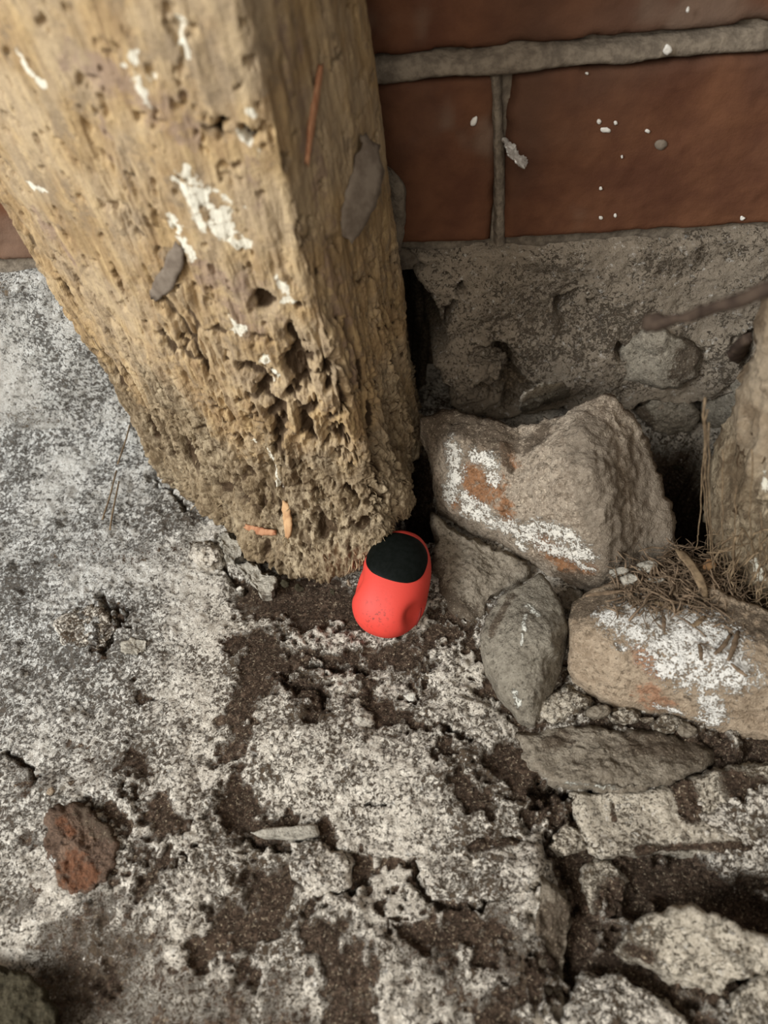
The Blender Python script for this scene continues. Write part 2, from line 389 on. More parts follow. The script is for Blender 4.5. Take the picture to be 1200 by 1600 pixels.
# ------------------------------------------------------------------ floor: earth and limy crust
def px_strokes(lst, z=0.0):
    out = []
    for pts, rpx in lst:
        p = np.asarray(pts, float); w = onz(p[:, 0], p[:, 1], np.full(len(p), z))
        d = np.linalg.norm(w-CPOS, axis=1).mean(); out.append((w, rpx*d/FPX))
    return out
SOIL = [([(400, 925), (470, 950), (545, 955)], 30), ([(450, 915), (540, 930)], 26), ([(470, 960), (530, 975)], 16), ([(395, 1000), (405, 1060), (385, 1110), (370, 1165)], 23), ([(430, 1020), (395, 1030)], 20),
        ([(440, 1042), (500, 1037), (560, 1040), (580, 1052)], 12), ([(590, 1020), (640, 1015)], 18), ([(675, 1020), (668, 1045)], 13), ([(645, 1065), (650, 1075)], 10),
        ([(465, 1080), (500, 1095), (480, 1110)], 14), ([(575, 1085), (610, 1105), (630, 1120)], 17), ([(650, 1130), (670, 1135)], 10), ([(690, 950), (730, 965), (742, 1000), (765, 1055), (795, 1105), (830, 1140)], 13),
        ([(690, 1140), (700, 1155)], 8), ([(680, 1170), (705, 1172)], 8), ([(725, 1250), (760, 1265)], 12),
        ([(355, 1245), (375, 1275)], 24), ([(410, 1275), (450, 1285)], 15), ([(510, 1325), (560, 1350)], 22), ([(575, 1335), (640, 1345), (655, 1390)], 9), ([(410, 1370), (430, 1400), (420, 1440), (400, 1450)], 24),
        ([(350, 1420), (360, 1450), (330, 1475)], 22), ([(395, 1500), (390, 1530)], 17), ([(500, 1440), (490, 1475)], 12), ([(505, 1485), (545, 1510), (540, 1590)], 30), ([(585, 1585)], 12),
        ([(655, 1450), (680, 1480)], 22), ([(700, 1430), (740, 1450)], 18), ([(770, 1480), (760, 1460)], 9), ([(760, 1590)], 20), ([(790, 1560)], 12),
        ([(790, 1180), (830, 1205), (790, 1215)], 20), ([(710, 1225), (740, 1240)], 12), ([(205, 1190), (225, 1200)], 17), ([(240, 1265), (255, 1290)], 20), ([(195, 1245), (200, 1250)], 9), ([(270, 1285), (290, 1285)], 12), ([(215, 1085), (225, 1095)], 7),
        ([(130, 955), (175, 950), (188, 975), (160, 1005), (155, 1025)], 6), 
        
        ([(200, 1340), (280, 1345)], 5), ([(215, 1390), (240, 1360)], 13), ([(120, 1240), (160, 1250), (185, 1300), (170, 1380)], 8), ([(620, 1400), (610, 1440)], 6), ([(850, 1240), (900, 1360)], 12),
        ([(700, 985), (680, 1000)], 14), ([(940, 1100), (1000, 1130), (1120, 1160)], 20), ([(880, 1110), (860, 1140)], 8), ([(880, 1045), (870, 1090)], 8),
        ([(920, 1350), (1040, 1370), (1180, 1420)], 36), ([(920, 1400), (900, 1470), (950, 1500), (1050, 1560), (1080, 1600)], 30), ([(840, 1480), (830, 1600)], 10), ([(880, 1500), (890, 1580)], 14), ([(880, 1290), (900, 1240)], 12), ([(1100, 1190), (1200, 1160)], 24), ([(1090, 1520), (1180, 1520)], 20)]
SOIL_THIN = [([(190, 1465), (230, 1460)], 24), ([(100, 1520), (220, 1560), (340, 1590)], 50), ([(250, 1500), (270, 1520)], 24), ([(110, 1460), (60, 1480)], 24), ([(40, 1400), (20, 1420)], 20), ([(170, 1410), (140, 1410)], 14), ([(15, 1080)], 14), ([(430, 1560), (460, 1600)], 26), ([(20, 1180), (30, 1215), (70, 1230)], 14), ([(60, 880), (150, 860), (300, 870)], 16), ([(110, 1165), (140, 1205)], 9), ([(860, 1150), (780, 1100)], 20), ([(650, 1500), (720, 1560)], 30), ([(760, 1440), (800, 1500)], 26), ([(60, 1040), (140, 1040)], 8)]
CRACK = [([(845, 1325), (868, 1300), (888, 1268)], 4), ([(390, 1305), (450, 1318), (462, 1365), (495, 1395), (550, 1388), (575, 1365)], 4), ([(640, 1335), (660, 1385), (672, 1405), (720, 1412), (760, 1400), (782, 1392), (805, 1388), (842, 1365)], 4),
         ([(845, 1370), (880, 1400), (895, 1440), (885, 1520), (880, 1600)], 5), ([(150, 930), (195, 965), (165, 1010)], 4), ([(700, 1140), (735, 1155)], 3), ([(440, 1045), (490, 1052), (570, 1050)], 5), ([(440, 1060), (470, 1082), (510, 1095)], 4), ([(0, 590), (20, 605)], 7), ([(10, 1170), (60, 1215)], 4),
         ([(330, 840), (300, 870), (345, 880), (380, 915)], 4), ([(845, 1220), (890, 1232), (960, 1236)], 5), ([(560, 1260), (600, 1250)], 2), ([(870, 1330), (900, 1370), (912, 1420)], 6), ([(240, 745), (300, 800)], 4)]
RAISE = [([(470, 1062), (520, 1072), (570, 1075)], 14), ([(470, 1010), (560, 1015)], 16), ([(100, 970), (150, 985)], 26), ([(460, 1160), (600, 1200), (700, 1170)], 60), ([(200, 1340), (330, 1340)], 40), ([(700, 1060), (720, 1110)], 24), ([(600, 1190), (640, 1180)], 20), ([(560, 1460), (600, 1560)], 40)]
LOWER = [([(910, 1350), (1050, 1370), (1190, 1430)], 50), ([(910, 1420), (900, 1480), (960, 1510), (1060, 1580)], 40), ([(860, 1230), (960, 1240), (1060, 1240)], 14), ([(1090, 1200), (1190, 1180)], 30), ([(1000, 860), (1100, 860)], 60)]

floor_root = None
def build_floor():
    def axis(a, b, step, far):
        c = np.arange(a, b, step); g = []; x = step
        pos = 0
        while pos < far: x *= 1.12; pos += x; g.append(pos)
        g = np.array(g); return np.concatenate([(a-g)[::-1], c, c[-1]+g])
    xs = axis(-.275, .205, .00075, .5); ys = axis(-.335, .0, .00075, .5); ys = ys[ys < .05]
    X, Y = np.meshgrid(xs, ys); P = np.stack([X.ravel(), Y.ravel(), np.zeros(X.size)], 1)
    warp = P+np.stack([fbm(P, 90, 3, .6, 3), fbm(P, 90, 3, .6, 4), 0*P[:, 0]], 1)*.0055+np.stack([fbm(P, 350, 2, .6, 33), fbm(P, 350, 2, .6, 34), 0*P[:, 0]], 1)*.0034
    soil = strokes_field(warp, px_strokes(SOIL)); crack = strokes_field(warp*.5+P*.5, px_strokes(CRACK))
    up = strokes_field(warp, px_strokes(RAISE)); low = strokes_field(warp, px_strokes(LOWER))
    n1 = fbm(P, 28, 4, .5, 11); n2 = fbm(P, 140, 4, .6, 21); n3 = fbm(P, 420, 3, .6, 31)
    loose = sstep(.25, 1.0, fbm(P, 70, 5, .65, 41))*(.25+.45*sstep(.13, .28, -P[:, 1]+fbm(P, 12, 2, .5, 5)*.04))
    soil = np.clip(np.maximum(soil, loose), 0, 1.6)
    sm = sstep(.3, .6, soil+n2*.2)
    soil = np.maximum(soil, .5*strokes_field(warp, px_strokes(SOIL_THIN)))
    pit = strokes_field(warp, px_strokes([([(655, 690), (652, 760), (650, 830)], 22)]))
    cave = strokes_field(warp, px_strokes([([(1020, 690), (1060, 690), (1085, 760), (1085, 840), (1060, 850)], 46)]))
    soil = np.maximum(soil, np.maximum(pit, 1.6*cave))  # shade of the recess and cave painted in through the soil mask
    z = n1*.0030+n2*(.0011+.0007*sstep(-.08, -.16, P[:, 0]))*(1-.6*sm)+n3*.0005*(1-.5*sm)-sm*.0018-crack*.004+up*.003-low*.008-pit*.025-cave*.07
    # pock marks
    z -= sstep(.45, .8, fbm(P, 260, 3, .6, 51))*.0008*(1-sm)
    d = -P[:, 1]; left = sstep(.02, -.14, P[:, 0])
    z += left*.030*np.exp(-np.clip(d, 0, 9)/.016)
    z -= sstep(.10, .14, P[:, 0])*sstep(.12, .06, d)*.008
    lime = sstep(-.07, -.17, P[:, 0]+P[:, 1]*.0)*sstep(.30, .10, d)  # cool left-hand daylight put into the floor colour
    soil = np.maximum(soil, sstep(.3, .8, crack)*.7)*(1-.3*lime); soil = np.maximum(soil, sstep(.2, .9, low)*.8)
    P[:, 2] = z
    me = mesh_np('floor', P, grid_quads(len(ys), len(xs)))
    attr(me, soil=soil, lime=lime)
    o = link('floor', me, M_crust); tag(o, 'rough limy-crusted earth floor with brown soil patches', kind='structure'); return o
FLOOR = build_floor()

# ------------------------------------------------------------------ back wall: foundation, bricks, mortar
def build_foundation():
    xs = np.concatenate([np.arange(-.8, -.3, .006), np.arange(-.3, .26, .0009), np.arange(.26, .8, .006)]); zs = np.arange(-.09, .1035, .0009)
    X, Z = np.meshgrid(xs, zs); P = np.stack([X.ravel(), np.zeros(X.size), Z.ravel()], 1)
    x, z = P[:, 0], P[:, 2]
    wp = P+np.stack([fbm(P, 80, 3, .6, 61), 0*x, fbm(P, 80, 3, .6, 62)], 1)*.006
    def ws(lst, y=0.0):
        out = []
        for pts, r in lst:
            w = np.array([W(a, b, -.006) for a, b in pts]); w[:, 1] = 0; out.append((w, r))
        return strokes_field(wp, out)
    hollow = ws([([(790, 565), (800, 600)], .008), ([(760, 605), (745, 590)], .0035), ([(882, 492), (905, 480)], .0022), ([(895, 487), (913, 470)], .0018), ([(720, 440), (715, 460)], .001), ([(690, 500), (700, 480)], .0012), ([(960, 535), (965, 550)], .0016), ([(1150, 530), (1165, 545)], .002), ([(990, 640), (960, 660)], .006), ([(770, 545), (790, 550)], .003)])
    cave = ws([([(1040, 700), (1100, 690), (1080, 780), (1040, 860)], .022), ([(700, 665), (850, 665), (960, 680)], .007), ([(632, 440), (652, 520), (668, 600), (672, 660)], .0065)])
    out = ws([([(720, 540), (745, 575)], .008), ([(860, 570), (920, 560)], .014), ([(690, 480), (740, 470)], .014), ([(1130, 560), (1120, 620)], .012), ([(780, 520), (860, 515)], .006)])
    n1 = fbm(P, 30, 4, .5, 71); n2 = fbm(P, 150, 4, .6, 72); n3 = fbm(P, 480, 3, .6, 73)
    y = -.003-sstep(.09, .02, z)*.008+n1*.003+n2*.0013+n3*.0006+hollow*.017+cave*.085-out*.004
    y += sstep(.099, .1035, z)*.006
    soil = np.clip(hollow*.9+cave*1.6+sstep(.35, .9, fbm(P, 45, 4, .6, 74))*.4, 0, 1)  # cave term paints its deep shade as dark soil; hollows darkened too
    P[:, 1] = y
    P[:, 2] += fbm(P, 60, 3, .5, 75)*.002*sstep(.08, .1, z)
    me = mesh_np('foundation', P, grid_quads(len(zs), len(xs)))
    attr(me, soil=soil, lime=sstep(-.06, -.12, x)*.8); return me  # left footing coloured paler to stand in for the cool light there
def mortar_backing():
    xs = np.arange(-.8, .8, .01); zs = np.arange(.09, .46, .01); X, Z = np.meshgrid(xs, zs)
    P = np.stack([X.ravel(), np.full(X.size, .005), Z.ravel()], 1); P[:, 1] += fbm(P, 60, 3, .5, 81)*.001
    return mesh_np('wall_back', P, grid_quads(len(zs), len(xs)))
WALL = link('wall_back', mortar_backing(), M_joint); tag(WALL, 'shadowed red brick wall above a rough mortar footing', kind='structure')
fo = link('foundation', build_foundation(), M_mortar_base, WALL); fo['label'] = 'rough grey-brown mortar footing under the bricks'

def brick(x0, x1, bot, top, seed, fine=True):      # bot/top: heights at the two ends (z at x0, z at x1)
    nx = int(max(20, min(150, (x1-x0)/.0015))) if fine else 12; nz = 44 if fine else 6
    u = np.linspace(0, 1, nx); v = np.linspace(0, 1, nz); U, V = np.meshgrid(u, v)
    xx = x0+(x1-x0)*U; zb = bot[0]+(bot[1]-bot[0])*U; zt = top[0]+(top[1]-top[0])*U; zz = zb+(zt-zb)*V
    P = np.stack([xx.ravel(), 0*xx.ravel(), zz.ravel()], 1)
    if fine:
        e = np.minimum(np.minimum(U*(x1-x0), (1-U)*(x1-x0)), np.minimum(V*.07, (1-V)*.07)).ravel()
        n = fbm(P, 45, 4, .55, seed)
        P[:, 1] = -.0005+n*.0009+fbm(P, 300, 3, .6, seed+3)*.0003+np.clip(1-e/.0028, 0, 1)**2*.0035+sstep(.004, 0, e)*sstep(.2, .7, fbm(P, 70, 3, .6, seed+9))*.003
        wob = fbm(P, 40, 3, .6, seed+5)*.0012
        P[:, 2] += np.where(V.ravel() < .5, 1, -1)*np.abs(wob)*(np.abs(V.ravel()-.5)*2)**6
        P[:, 0] += wob*(np.abs(U.ravel()-.5)*2)**20
        dust = sstep(.35, .95, fbm(P, 25, 4, .6, seed+20)+.25*(1-V.ravel()))*.6
    else: dust = np.zeros(len(P))
    q = grid_quads(nz, nx); n0 = len(P)
    b = np.concatenate([np.arange(nx), (np.arange(1, nz)*nx+nx-1), ((nz-1)*nx+np.arange(nx-2, -1, -1)), (np.arange(nz-2, 0, -1)*nx)])
    B = P[b].copy(); B[:, 1] = .05
    P2 = np.vstack([P, B]); k = np.arange(len(b)); k2 = (k+1) % len(b)
    q2 = np.stack([b[k2], b[k], n0+k, n0+k2], 1)
    me = mesh_np('brick', P2, np.vstack([q, q2])); attr(me, dust=np.concatenate([dust, np.zeros(len(B))]))
    o = link('brick', me, M_brick, WALL); return o
zb = lambda x: .1045+.004*sstep(0, -.18, x)
zj0 = float(W(700, 118)[2]); zj1 = float(W(1190, 82)[2]); xa, xb = float(W(700, 118)[0]), float(W(1190, 82)[0])
zu0 = float(W(700, 84)[2]); zu1 = float(W(1190, 40)[2])
jl = lambda x: zj0+(zj1-zj0)*(x-xa)/(xb-xa); ju = lambda x: zu0+(zu1-zu0)*(x-xa)/(xb-xa)
xv = float(W(785, 240)[0])
xbr = xv+.0024; xbl = xv-.0028
pl = lambda x: (zb(x), jl(x))
def row(x0, x1, lo, hi, seed, fine): return brick(x0, x1, (lo(x0), lo(x1)), (hi(x0), hi(x1)), seed, fine)
row(xbr, xbr+.24, zb, jl, 101, True); row(xbl-.24, xbl, zb, jl, 102, True); row(xbl-.488, xbl-.248, zb, jl, 103, False); row(xbr+.248, xbr+.488, zb, jl, 104, False)
ju2 = lambda x: ju(x)+.071
row(xbl-.736, xbl-.496, zb, jl, 130, False); row(xbr+.496, xbr+.736, zb, jl, 131, False); row(-.581, -.341, ju, ju2, 132, False); row(.419, .659, ju, ju2, 133, False)
row(-.085, .163, ju, ju2, 105, True); row(-.333, -.093, ju, ju2, 106, False); row(.171, .411, ju, ju2, 107, False)
for k, (x0, x1) in enumerate(((-.21, .03), (.038, .278), (-.458, -.218), (.286, .526))): row(x0, x1, lambda x: ju2(x)+.008, lambda x: ju2(x)+.079, 110+k, False)
for k, (x0, x1) in enumerate(((-.085, .163), (-.333, -.093), (.171, .411))): row(x0, x1, lambda x: ju2(x)+.087, lambda x: ju2(x)+.158, 120+k, False)

def joint_strip(name, line, half, proud, seed, vertical=False):
    L = np.asarray(line, float); s = np.concatenate([[0], np.cumsum(np.linalg.norm(np.diff(L, axis=0), axis=1))]); n = max(30, int(s[-1]/.0011)); m = 15
    t = np.linspace(0, s[-1], n); x = np.interp(t, s, L[:, 0]); z = np.interp(t, s, L[:, 1])
    v = np.linspace(-1, 1, m); Pc = np.stack([x, 0*x, z], 1)
    hw = half*(1+.22*fbm(Pc, 70, 4, .6, seed)); off = fbm(Pc, 35, 3, .6, seed+1)*half*.16; ph = proud*(.75+.55*fbm(Pc, 30, 3, .5, seed+2))
    prof = np.clip(1-np.abs(v)**3.2, 0, 1)**.8*(1-.25*v)
    if vertical: X = x[:, None]+off[:, None]+hw[:, None]*v; Z = z[:, None]+0*v
    else: X = x[:, None]+0*v; Z = z[:, None]+off[:, None]+hw[:, None]*v
    Y = .004-(ph[:, None]+.004)*prof
    P = np.stack([X.ravel(), Y.ravel(), Z.ravel()], 1); P[:, 1] += fbm(P, 190, 4, .6, seed+4)*.0006
    me = mesh_np(name, P, grid_quads(n, m))
    if normals(me)[:, 1].mean() > 0: me.flip_normals()
    return link(name, me, M_joint, WALL)
xm = np.linspace(-.5, .5, 80)
joint_strip('bed_joint', [(x, (jl(x)+ju(x))/2-.0003) for x in xm], .0046, .0042, 201)
joint_strip('head_joint', [(xv-.0045, jl(xv)+.001), (xv-.0012, .142), (xv+.0015, .103)], .0026, .0006, 202, True)
# lumps and scales of mortar beside the post and flecks of paint on the bricks
rock('mortar_smear', [(552, 60), (566, 90), (580, 110), (588, 180), (594, 250), (615, 268), (632, 292), (634, 340), (624, 392), (600, 420), (560, 400), (540, 200)], [(552, 60, -.008), (590, 200, -.008), (630, 320, -.006), (600, 400, -.008)], M_joint, WALL, mode='y', drop=.012, n=110, m=14, jitter=4, seed=5, squash=.003)
flecks = [(740, 190, 5, 9, 30), (945, 203, 11, 5, 10), (936, 190, 5, 5, 0), (1034, 226, 8, 13, 70), (1043, 77, 7, 9, 40), (962, 192, 3, 3, 0), (917, 115, 3, 3, 0), (939, 294, 3, 3, 0), (938, 340, 4, 3, 0), (961, 336, 3, 4, 0), (1160, 341, 5, 4, 0), (1075, 15, 3, 5, 0), (972, 245, 2, 3, 0), (830, 105, 2, 4, 0), (1012, 205, 4, 4, 0)]
for k, (x, y, a, b, ang) in enumerate(flecks):
    th = np.linspace(0, 2*math.pi, 10, endpoint=False); r_ = np.random.RandomState(k).uniform(.7, 1.25, 10); ca, sa = math.cos(math.radians(ang)), math.sin(math.radians(ang))
    poly = [(x+(a*c*ca-b*s*sa)*r, y+(a*c*sa+b*s*ca)*r) for c, s, r in zip(np.cos(th), np.sin(th), r_)]
    rock('paint_fleck', poly, [(x, y, -.0016 if y > 100 else -.006)], M_paint if k != 3 else M_flake, WALL, mode='y', drop=.002, n=14, m=4, jitter=0, seed=k, squash=.0004, noise=((900, .0002, 2),))
# stones built into the footing
rock('stone', [(962, 545), (985, 522), (1030, 515), (1075, 528), (1098, 550), (1092, 590), (1070, 610), (1050, 612), (1010, 600), (975, 592)], [(965, 560, -.008), (1000, 530, -.012), (1030, 565, -.02), (1080, 545, -.014), (1060, 600, -.020), (1000, 590, -.016)], M_wallstone, WALL, mode='y', drop=.022, seed=11, n=120, m=28, soil=[([(1080, 545), (1070, 580)], .008)], noise=((70, .002, 3), (400, .0005, 3)))
rock('stone', [(990, 640), (1020, 622), (1075, 630), (1092, 655), (1080, 676), (1045, 680), (1010, 668)], [(1000, 640, -.008), (1050, 635, -.014), (1080, 660, -.014), (1040, 675, -.014)], M_wallstone, WALL, mode='y', drop=.025, seed=12, n=110, m=22, noise=((90, .0025, 4), (400, .0006, 3)), soil=[([(995, 640), (1010, 660)], .006)])
rock('stone', [(808, 638), (816, 616), (848, 598), (880, 596), (894, 608), (890, 630), (850, 650), (822, 652)], [(815, 636, -.036), (850, 620, -.044), (885, 610, -.038)], M_wallstone, WALL, mode='y', drop=.03, seed=13, n=100, m=20, noise=((120, .0015, 4), (450, .0005, 3)))
rock('stone', [(1098, 590), (1120, 560), (1150, 560), (1165, 600), (1150, 660), (1110, 670), (1092, 650)], [(1098, 600, -.008), (1140, 600, -.015), (1110, 660, -.012)], M_wallstone, WALL, mode='y', drop=.02, seed=14, n=90, m=20)
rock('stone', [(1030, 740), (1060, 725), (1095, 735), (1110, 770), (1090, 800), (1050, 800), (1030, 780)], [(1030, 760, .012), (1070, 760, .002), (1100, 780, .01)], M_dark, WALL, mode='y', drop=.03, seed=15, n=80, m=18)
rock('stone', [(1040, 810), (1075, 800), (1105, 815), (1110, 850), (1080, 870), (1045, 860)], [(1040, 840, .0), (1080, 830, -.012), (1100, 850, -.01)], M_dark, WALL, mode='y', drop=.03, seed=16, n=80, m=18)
rock('stone', [(725, 575), (745, 545), (775, 540), (790, 560), (780, 590), (765, 610), (740, 605)], [(730, 580, -.008), (760, 560, -.016), (775, 590, -.010)], M_mortar_base, WALL, mode='y', drop=.02, seed=17, n=90, m=20, noise=((110, .003, 4), (420, .0008, 3)))

# ------------------------------------------------------------------ stones and slabs set in the floor
def slab(poly, z, mat=M_slab, seed=0, ctrl=None, label=None, **kw):
    P = np.asarray(poly, float); c = P.mean(0)
    kw.setdefault('drop', .014); kw.setdefault('jitter', 7); kw.setdefault('squash', .004)
    kw.setdefault('noise', ((45, .0022, 3), (150, .0012, 4), (420, .0006, 3)))
    o = rock('slab', poly, ctrl or [(c[0], c[1], z)], mat, FLOOR, seed=seed, **kw)
    if label: o['label'] = label
    return o
slab([(803, 1147), (850, 1132), (950, 1137), (1080, 1152), (1115, 1176), (1100, 1200), (1050, 1222), (1012, 1235), (962, 1232), (900, 1228), (856, 1222), (830, 1192)], .004, M_grey, 31, [(803, 1147, .000), (950, 1140, .002), (1110, 1180, -.002), (960, 1200, .006), (860, 1220, .002), (960, 1232, .005)], layers=(((.3, 1, 2), 130, .0006),), soil=[([(1000, 1160), (1080, 1165)], .008), ([(880, 1150), (860, 1160)], .004)], white=[([(860, 1225), (960, 1233)], .0012)])
slab([(892, 1238), (960, 1236), (1012, 1240), (1095, 1205), (1200, 1192), (1290, 1185), (1300, 1330), (1180, 1328), (1060, 1330), (1000, 1338), (930, 1342), (908, 1308)], .000, M_slab, 32, soil=[([(1060, 1215), (1080, 1270)], .004), ([(1150, 1225), (1190, 1235)], .005), ([(1000, 1330), (1170, 1325)], .002), ([(957, 1255), (962, 1280)], .0007)], n=220, m=46)
slab([(852, 1325), (868, 1300), (886, 1276), (905, 1296), (918, 1322), (900, 1332), (875, 1338)], -.001, M_slab, 33, n=90, m=18)
slab([(645, 1333), (690, 1310), (745, 1290), (800, 1300), (838, 1330), (836, 1368), (800, 1388), (782, 1386), (758, 1396), (722, 1408), (676, 1400), (662, 1370)], .0015, M_crust, 34, jitter=10, soil=[([(740, 1320), (820, 1300)], .003)], drop=.007)
slab([(843, 1368), (866, 1372), (886, 1395), (897, 1425), (892, 1470), (886, 1530), (880, 1610), (822, 1610), (832, 1540), (840, 1470), (838, 1420)], .001, M_grey, 35, [(860, 1400, .003), (895, 1440, -.003), (850, 1600, -.001), (830, 1500, -.004)], soil=[([(875, 1430), (850, 1440)], .007), ([(830, 1470), (826, 1560)], .004), ([(870, 1470), (868, 1500)], .003)], drop=.01)
slab([(966, 1482), (1010, 1432), (1050, 1418), (1110, 1426), (1200, 1472), (1300, 1500), (1300, 1530), (1200, 1512), (1150, 1535), (1125, 1560), (1060, 1530), (1010, 1505)], .014, M_slab, 36, [(966, 1482, .004), (1010, 1432, .016), (1110, 1428, .018), (1200, 1475, .016), (1130, 1555, .004), (1050, 1500, .010), (1290, 1520, .01)], label='pale ribbed stone standing proud of the dark soil', layers=(((.4, .6, 1.5), 150, .0012),), white=[([(1020, 1440), (1060, 1430), (1110, 1440), (1160, 1460)], .003)], drop=.024, soil=[([(985, 1490), (1010, 1490)], .003)])
slab([(884, 1610), (888, 1545), (910, 1515), (960, 1512), (1020, 1540), (1075, 1590), (1100, 1640), (890, 1660)], .001, M_crust, 37)
slab([(1125, 1620), (1140, 1560), (1170, 1525), (1200, 1512), (1290, 1510), (1300, 1660), (1150, 1660)], .005, M_slab, 38)
slab([(912, 1350), (940, 1345), (970, 1350), (985, 1380), (975, 1420), (950, 1440), (925, 1425), (905, 1390)], -.004, M_slab, 39, n=110, m=24, soil=[([(965, 1400), (960, 1430)], .006)])
slab([(388, 1300), (420, 1294), (498, 1288), (500, 1304), (470, 1314), (440, 1308), (400, 1306)], .003, M_pale, 40, n=90, m=14, drop=.006, jitter=2, squash=.001, label='thin pale sliver of stone', noise=((200, .0005, 3),))
slab([(448, 1312), (500, 1308), (516, 1325), (552, 1352), (556, 1382), (520, 1392), (496, 1396), (466, 1362), (456, 1335)], .0025, M_crust, 41, n=120, m=24, drop=.007)
slab([(62, 1300), (80, 1270), (110, 1250), (150, 1256), (170, 1285), (182, 1315), (175, 1360), (168, 1385), (140, 1398), (112, 1402), (95, 1385), (80, 1358), (62, 1330)], .004, M_red, 42, [(65, 1310, .0045), (120, 1250, .0045), (120, 1320, .0062), (180, 1330, .0045), (110, 1400, .0028), (165, 1385, .0028)], label='brownish red stone set in the limy crust', ochre=[([(110, 1350), (135, 1370), (115, 1380)], .005), ([(95, 1285), (110, 1300)], .002)], soil=[([(130, 1265), (170, 1300)], .004)], white=[([(75, 1350)], .0025)], noise=((60, .0015, 3), (200, .0012, 4), (500, .0005, 2)))
slab([(-60, 1500), (0, 1505), (35, 1512), (60, 1535), (90, 1580), (120, 1650), (-60, 1680)], .008, M_dark, 43, label='dark olive-brown lump at the bottom left corner', drop=.018)
slab([(88, 972), (110, 950), (150, 948), (176, 962), (182, 985), (165, 1008), (130, 1018), (100, 1005)], .003, M_crust, 44, n=110, m=22, drop=.008)
slab([(182, 1008), (205, 995), (232, 1000), (238, 1015), (215, 1028), (190, 1026)], .001, M_pale, 45, n=70, m=14, drop=.005)
slab([(678, 806), (720, 828), (790, 860), (838, 886), (832, 902), (800, 918), (770, 935), (752, 965), (735, 978), (700, 958), (682, 930), (676, 870)], .008, M_grey, 46, [(680, 806, .012), (838, 886, .006), (740, 975, -.001), (684, 930, .001), (740, 880, .009)], label='grey-brown slab between the red case and the boulder', soil=[([(690, 930), (740, 970)], .006), ([(680, 880), (685, 940)], .004)], noise=((60, .0018, 3), (200, .0010, 4), (500, .0005, 2)), drop=.02)
slab([(868, 925), (890, 915), (906, 930), (902, 948), (885, 955), (874, 945)], .003, M_grey, 47, n=70, m=14, drop=.01)
slab([(835, 1118), (865, 1080), (890, 1070), (912, 1090), (905, 1112), (870, 1128)], .001, M_slab, 48, n=90, m=18)
slab([(340, 838), (356, 832), (372, 845), (380, 868), (365, 880), (350, 866)], .006, M_pale, 49, n=80, m=16, drop=.012, label='small pale grey stone chip at the foot of the post')
slab([(366, 882), (384, 872), (410, 884), (432, 905), (428, 925), (410, 932), (392, 915), (374, 900)], .005, M_pale, 50, n=90, m=18, drop=.012)
slab([(300, 868), (320, 852), (340, 862), (350, 878), (330, 888), (305, 885)], .004, M_crust, 51, n=70, m=14, drop=.008)
for k, (x, y, r) in enumerate([(938, 1112, 14), (975, 1118, 20), (1010, 1122, 12), (1042, 1130, 20), (1075, 1140, 12), (905, 1098, 12), (884, 1005, 9), (868, 955, 10)]):
    th = np.linspace(0, 2*math.pi, 11, endpoint=False); rr = np.random.RandomState(300+k).uniform(.75, 1.2, 11)
    slab([(x+r*1.3*a*q, y+r*.75*b*q) for a, b, q in zip(np.cos(th), np.sin(th), rr)], .003, M_slab if k % 2 else M_grey, 60+k, n=44, m=10, drop=.008, jitter=1, squash=.005)

# ------------------------------------------------------------------ the boulder, the wedge stone, the tan slab
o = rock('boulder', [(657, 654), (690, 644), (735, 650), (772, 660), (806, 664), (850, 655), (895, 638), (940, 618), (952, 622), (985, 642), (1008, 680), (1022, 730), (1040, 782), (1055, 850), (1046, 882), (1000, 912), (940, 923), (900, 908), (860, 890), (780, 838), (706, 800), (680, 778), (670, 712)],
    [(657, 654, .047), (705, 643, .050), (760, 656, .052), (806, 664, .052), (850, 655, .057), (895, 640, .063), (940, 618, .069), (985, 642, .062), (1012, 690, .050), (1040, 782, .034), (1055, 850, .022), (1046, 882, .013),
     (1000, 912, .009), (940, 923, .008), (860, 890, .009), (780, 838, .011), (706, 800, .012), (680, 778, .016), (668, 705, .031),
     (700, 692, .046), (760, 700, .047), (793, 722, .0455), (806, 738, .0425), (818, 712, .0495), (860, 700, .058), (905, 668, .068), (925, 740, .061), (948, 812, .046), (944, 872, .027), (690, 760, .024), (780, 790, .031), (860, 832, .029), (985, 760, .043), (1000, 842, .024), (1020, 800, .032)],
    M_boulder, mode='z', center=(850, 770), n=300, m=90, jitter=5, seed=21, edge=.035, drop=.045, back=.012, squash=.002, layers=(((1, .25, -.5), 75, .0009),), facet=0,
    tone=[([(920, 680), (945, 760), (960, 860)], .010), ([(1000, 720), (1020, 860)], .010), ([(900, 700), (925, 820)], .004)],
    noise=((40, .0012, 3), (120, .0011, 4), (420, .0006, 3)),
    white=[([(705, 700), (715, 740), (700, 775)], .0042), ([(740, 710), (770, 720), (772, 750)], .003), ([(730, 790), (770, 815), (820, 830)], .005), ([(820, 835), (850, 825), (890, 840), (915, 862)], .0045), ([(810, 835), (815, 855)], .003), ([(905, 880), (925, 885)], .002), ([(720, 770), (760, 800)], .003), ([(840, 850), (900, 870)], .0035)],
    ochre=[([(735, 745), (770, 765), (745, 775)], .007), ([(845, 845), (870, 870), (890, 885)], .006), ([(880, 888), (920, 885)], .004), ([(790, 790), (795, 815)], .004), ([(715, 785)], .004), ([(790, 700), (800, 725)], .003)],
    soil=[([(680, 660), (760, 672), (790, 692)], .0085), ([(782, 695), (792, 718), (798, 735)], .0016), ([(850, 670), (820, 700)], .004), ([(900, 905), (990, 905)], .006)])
tag(o, 'large pale boulder with rust stains and white bloom between the post and the footing', 'stone')

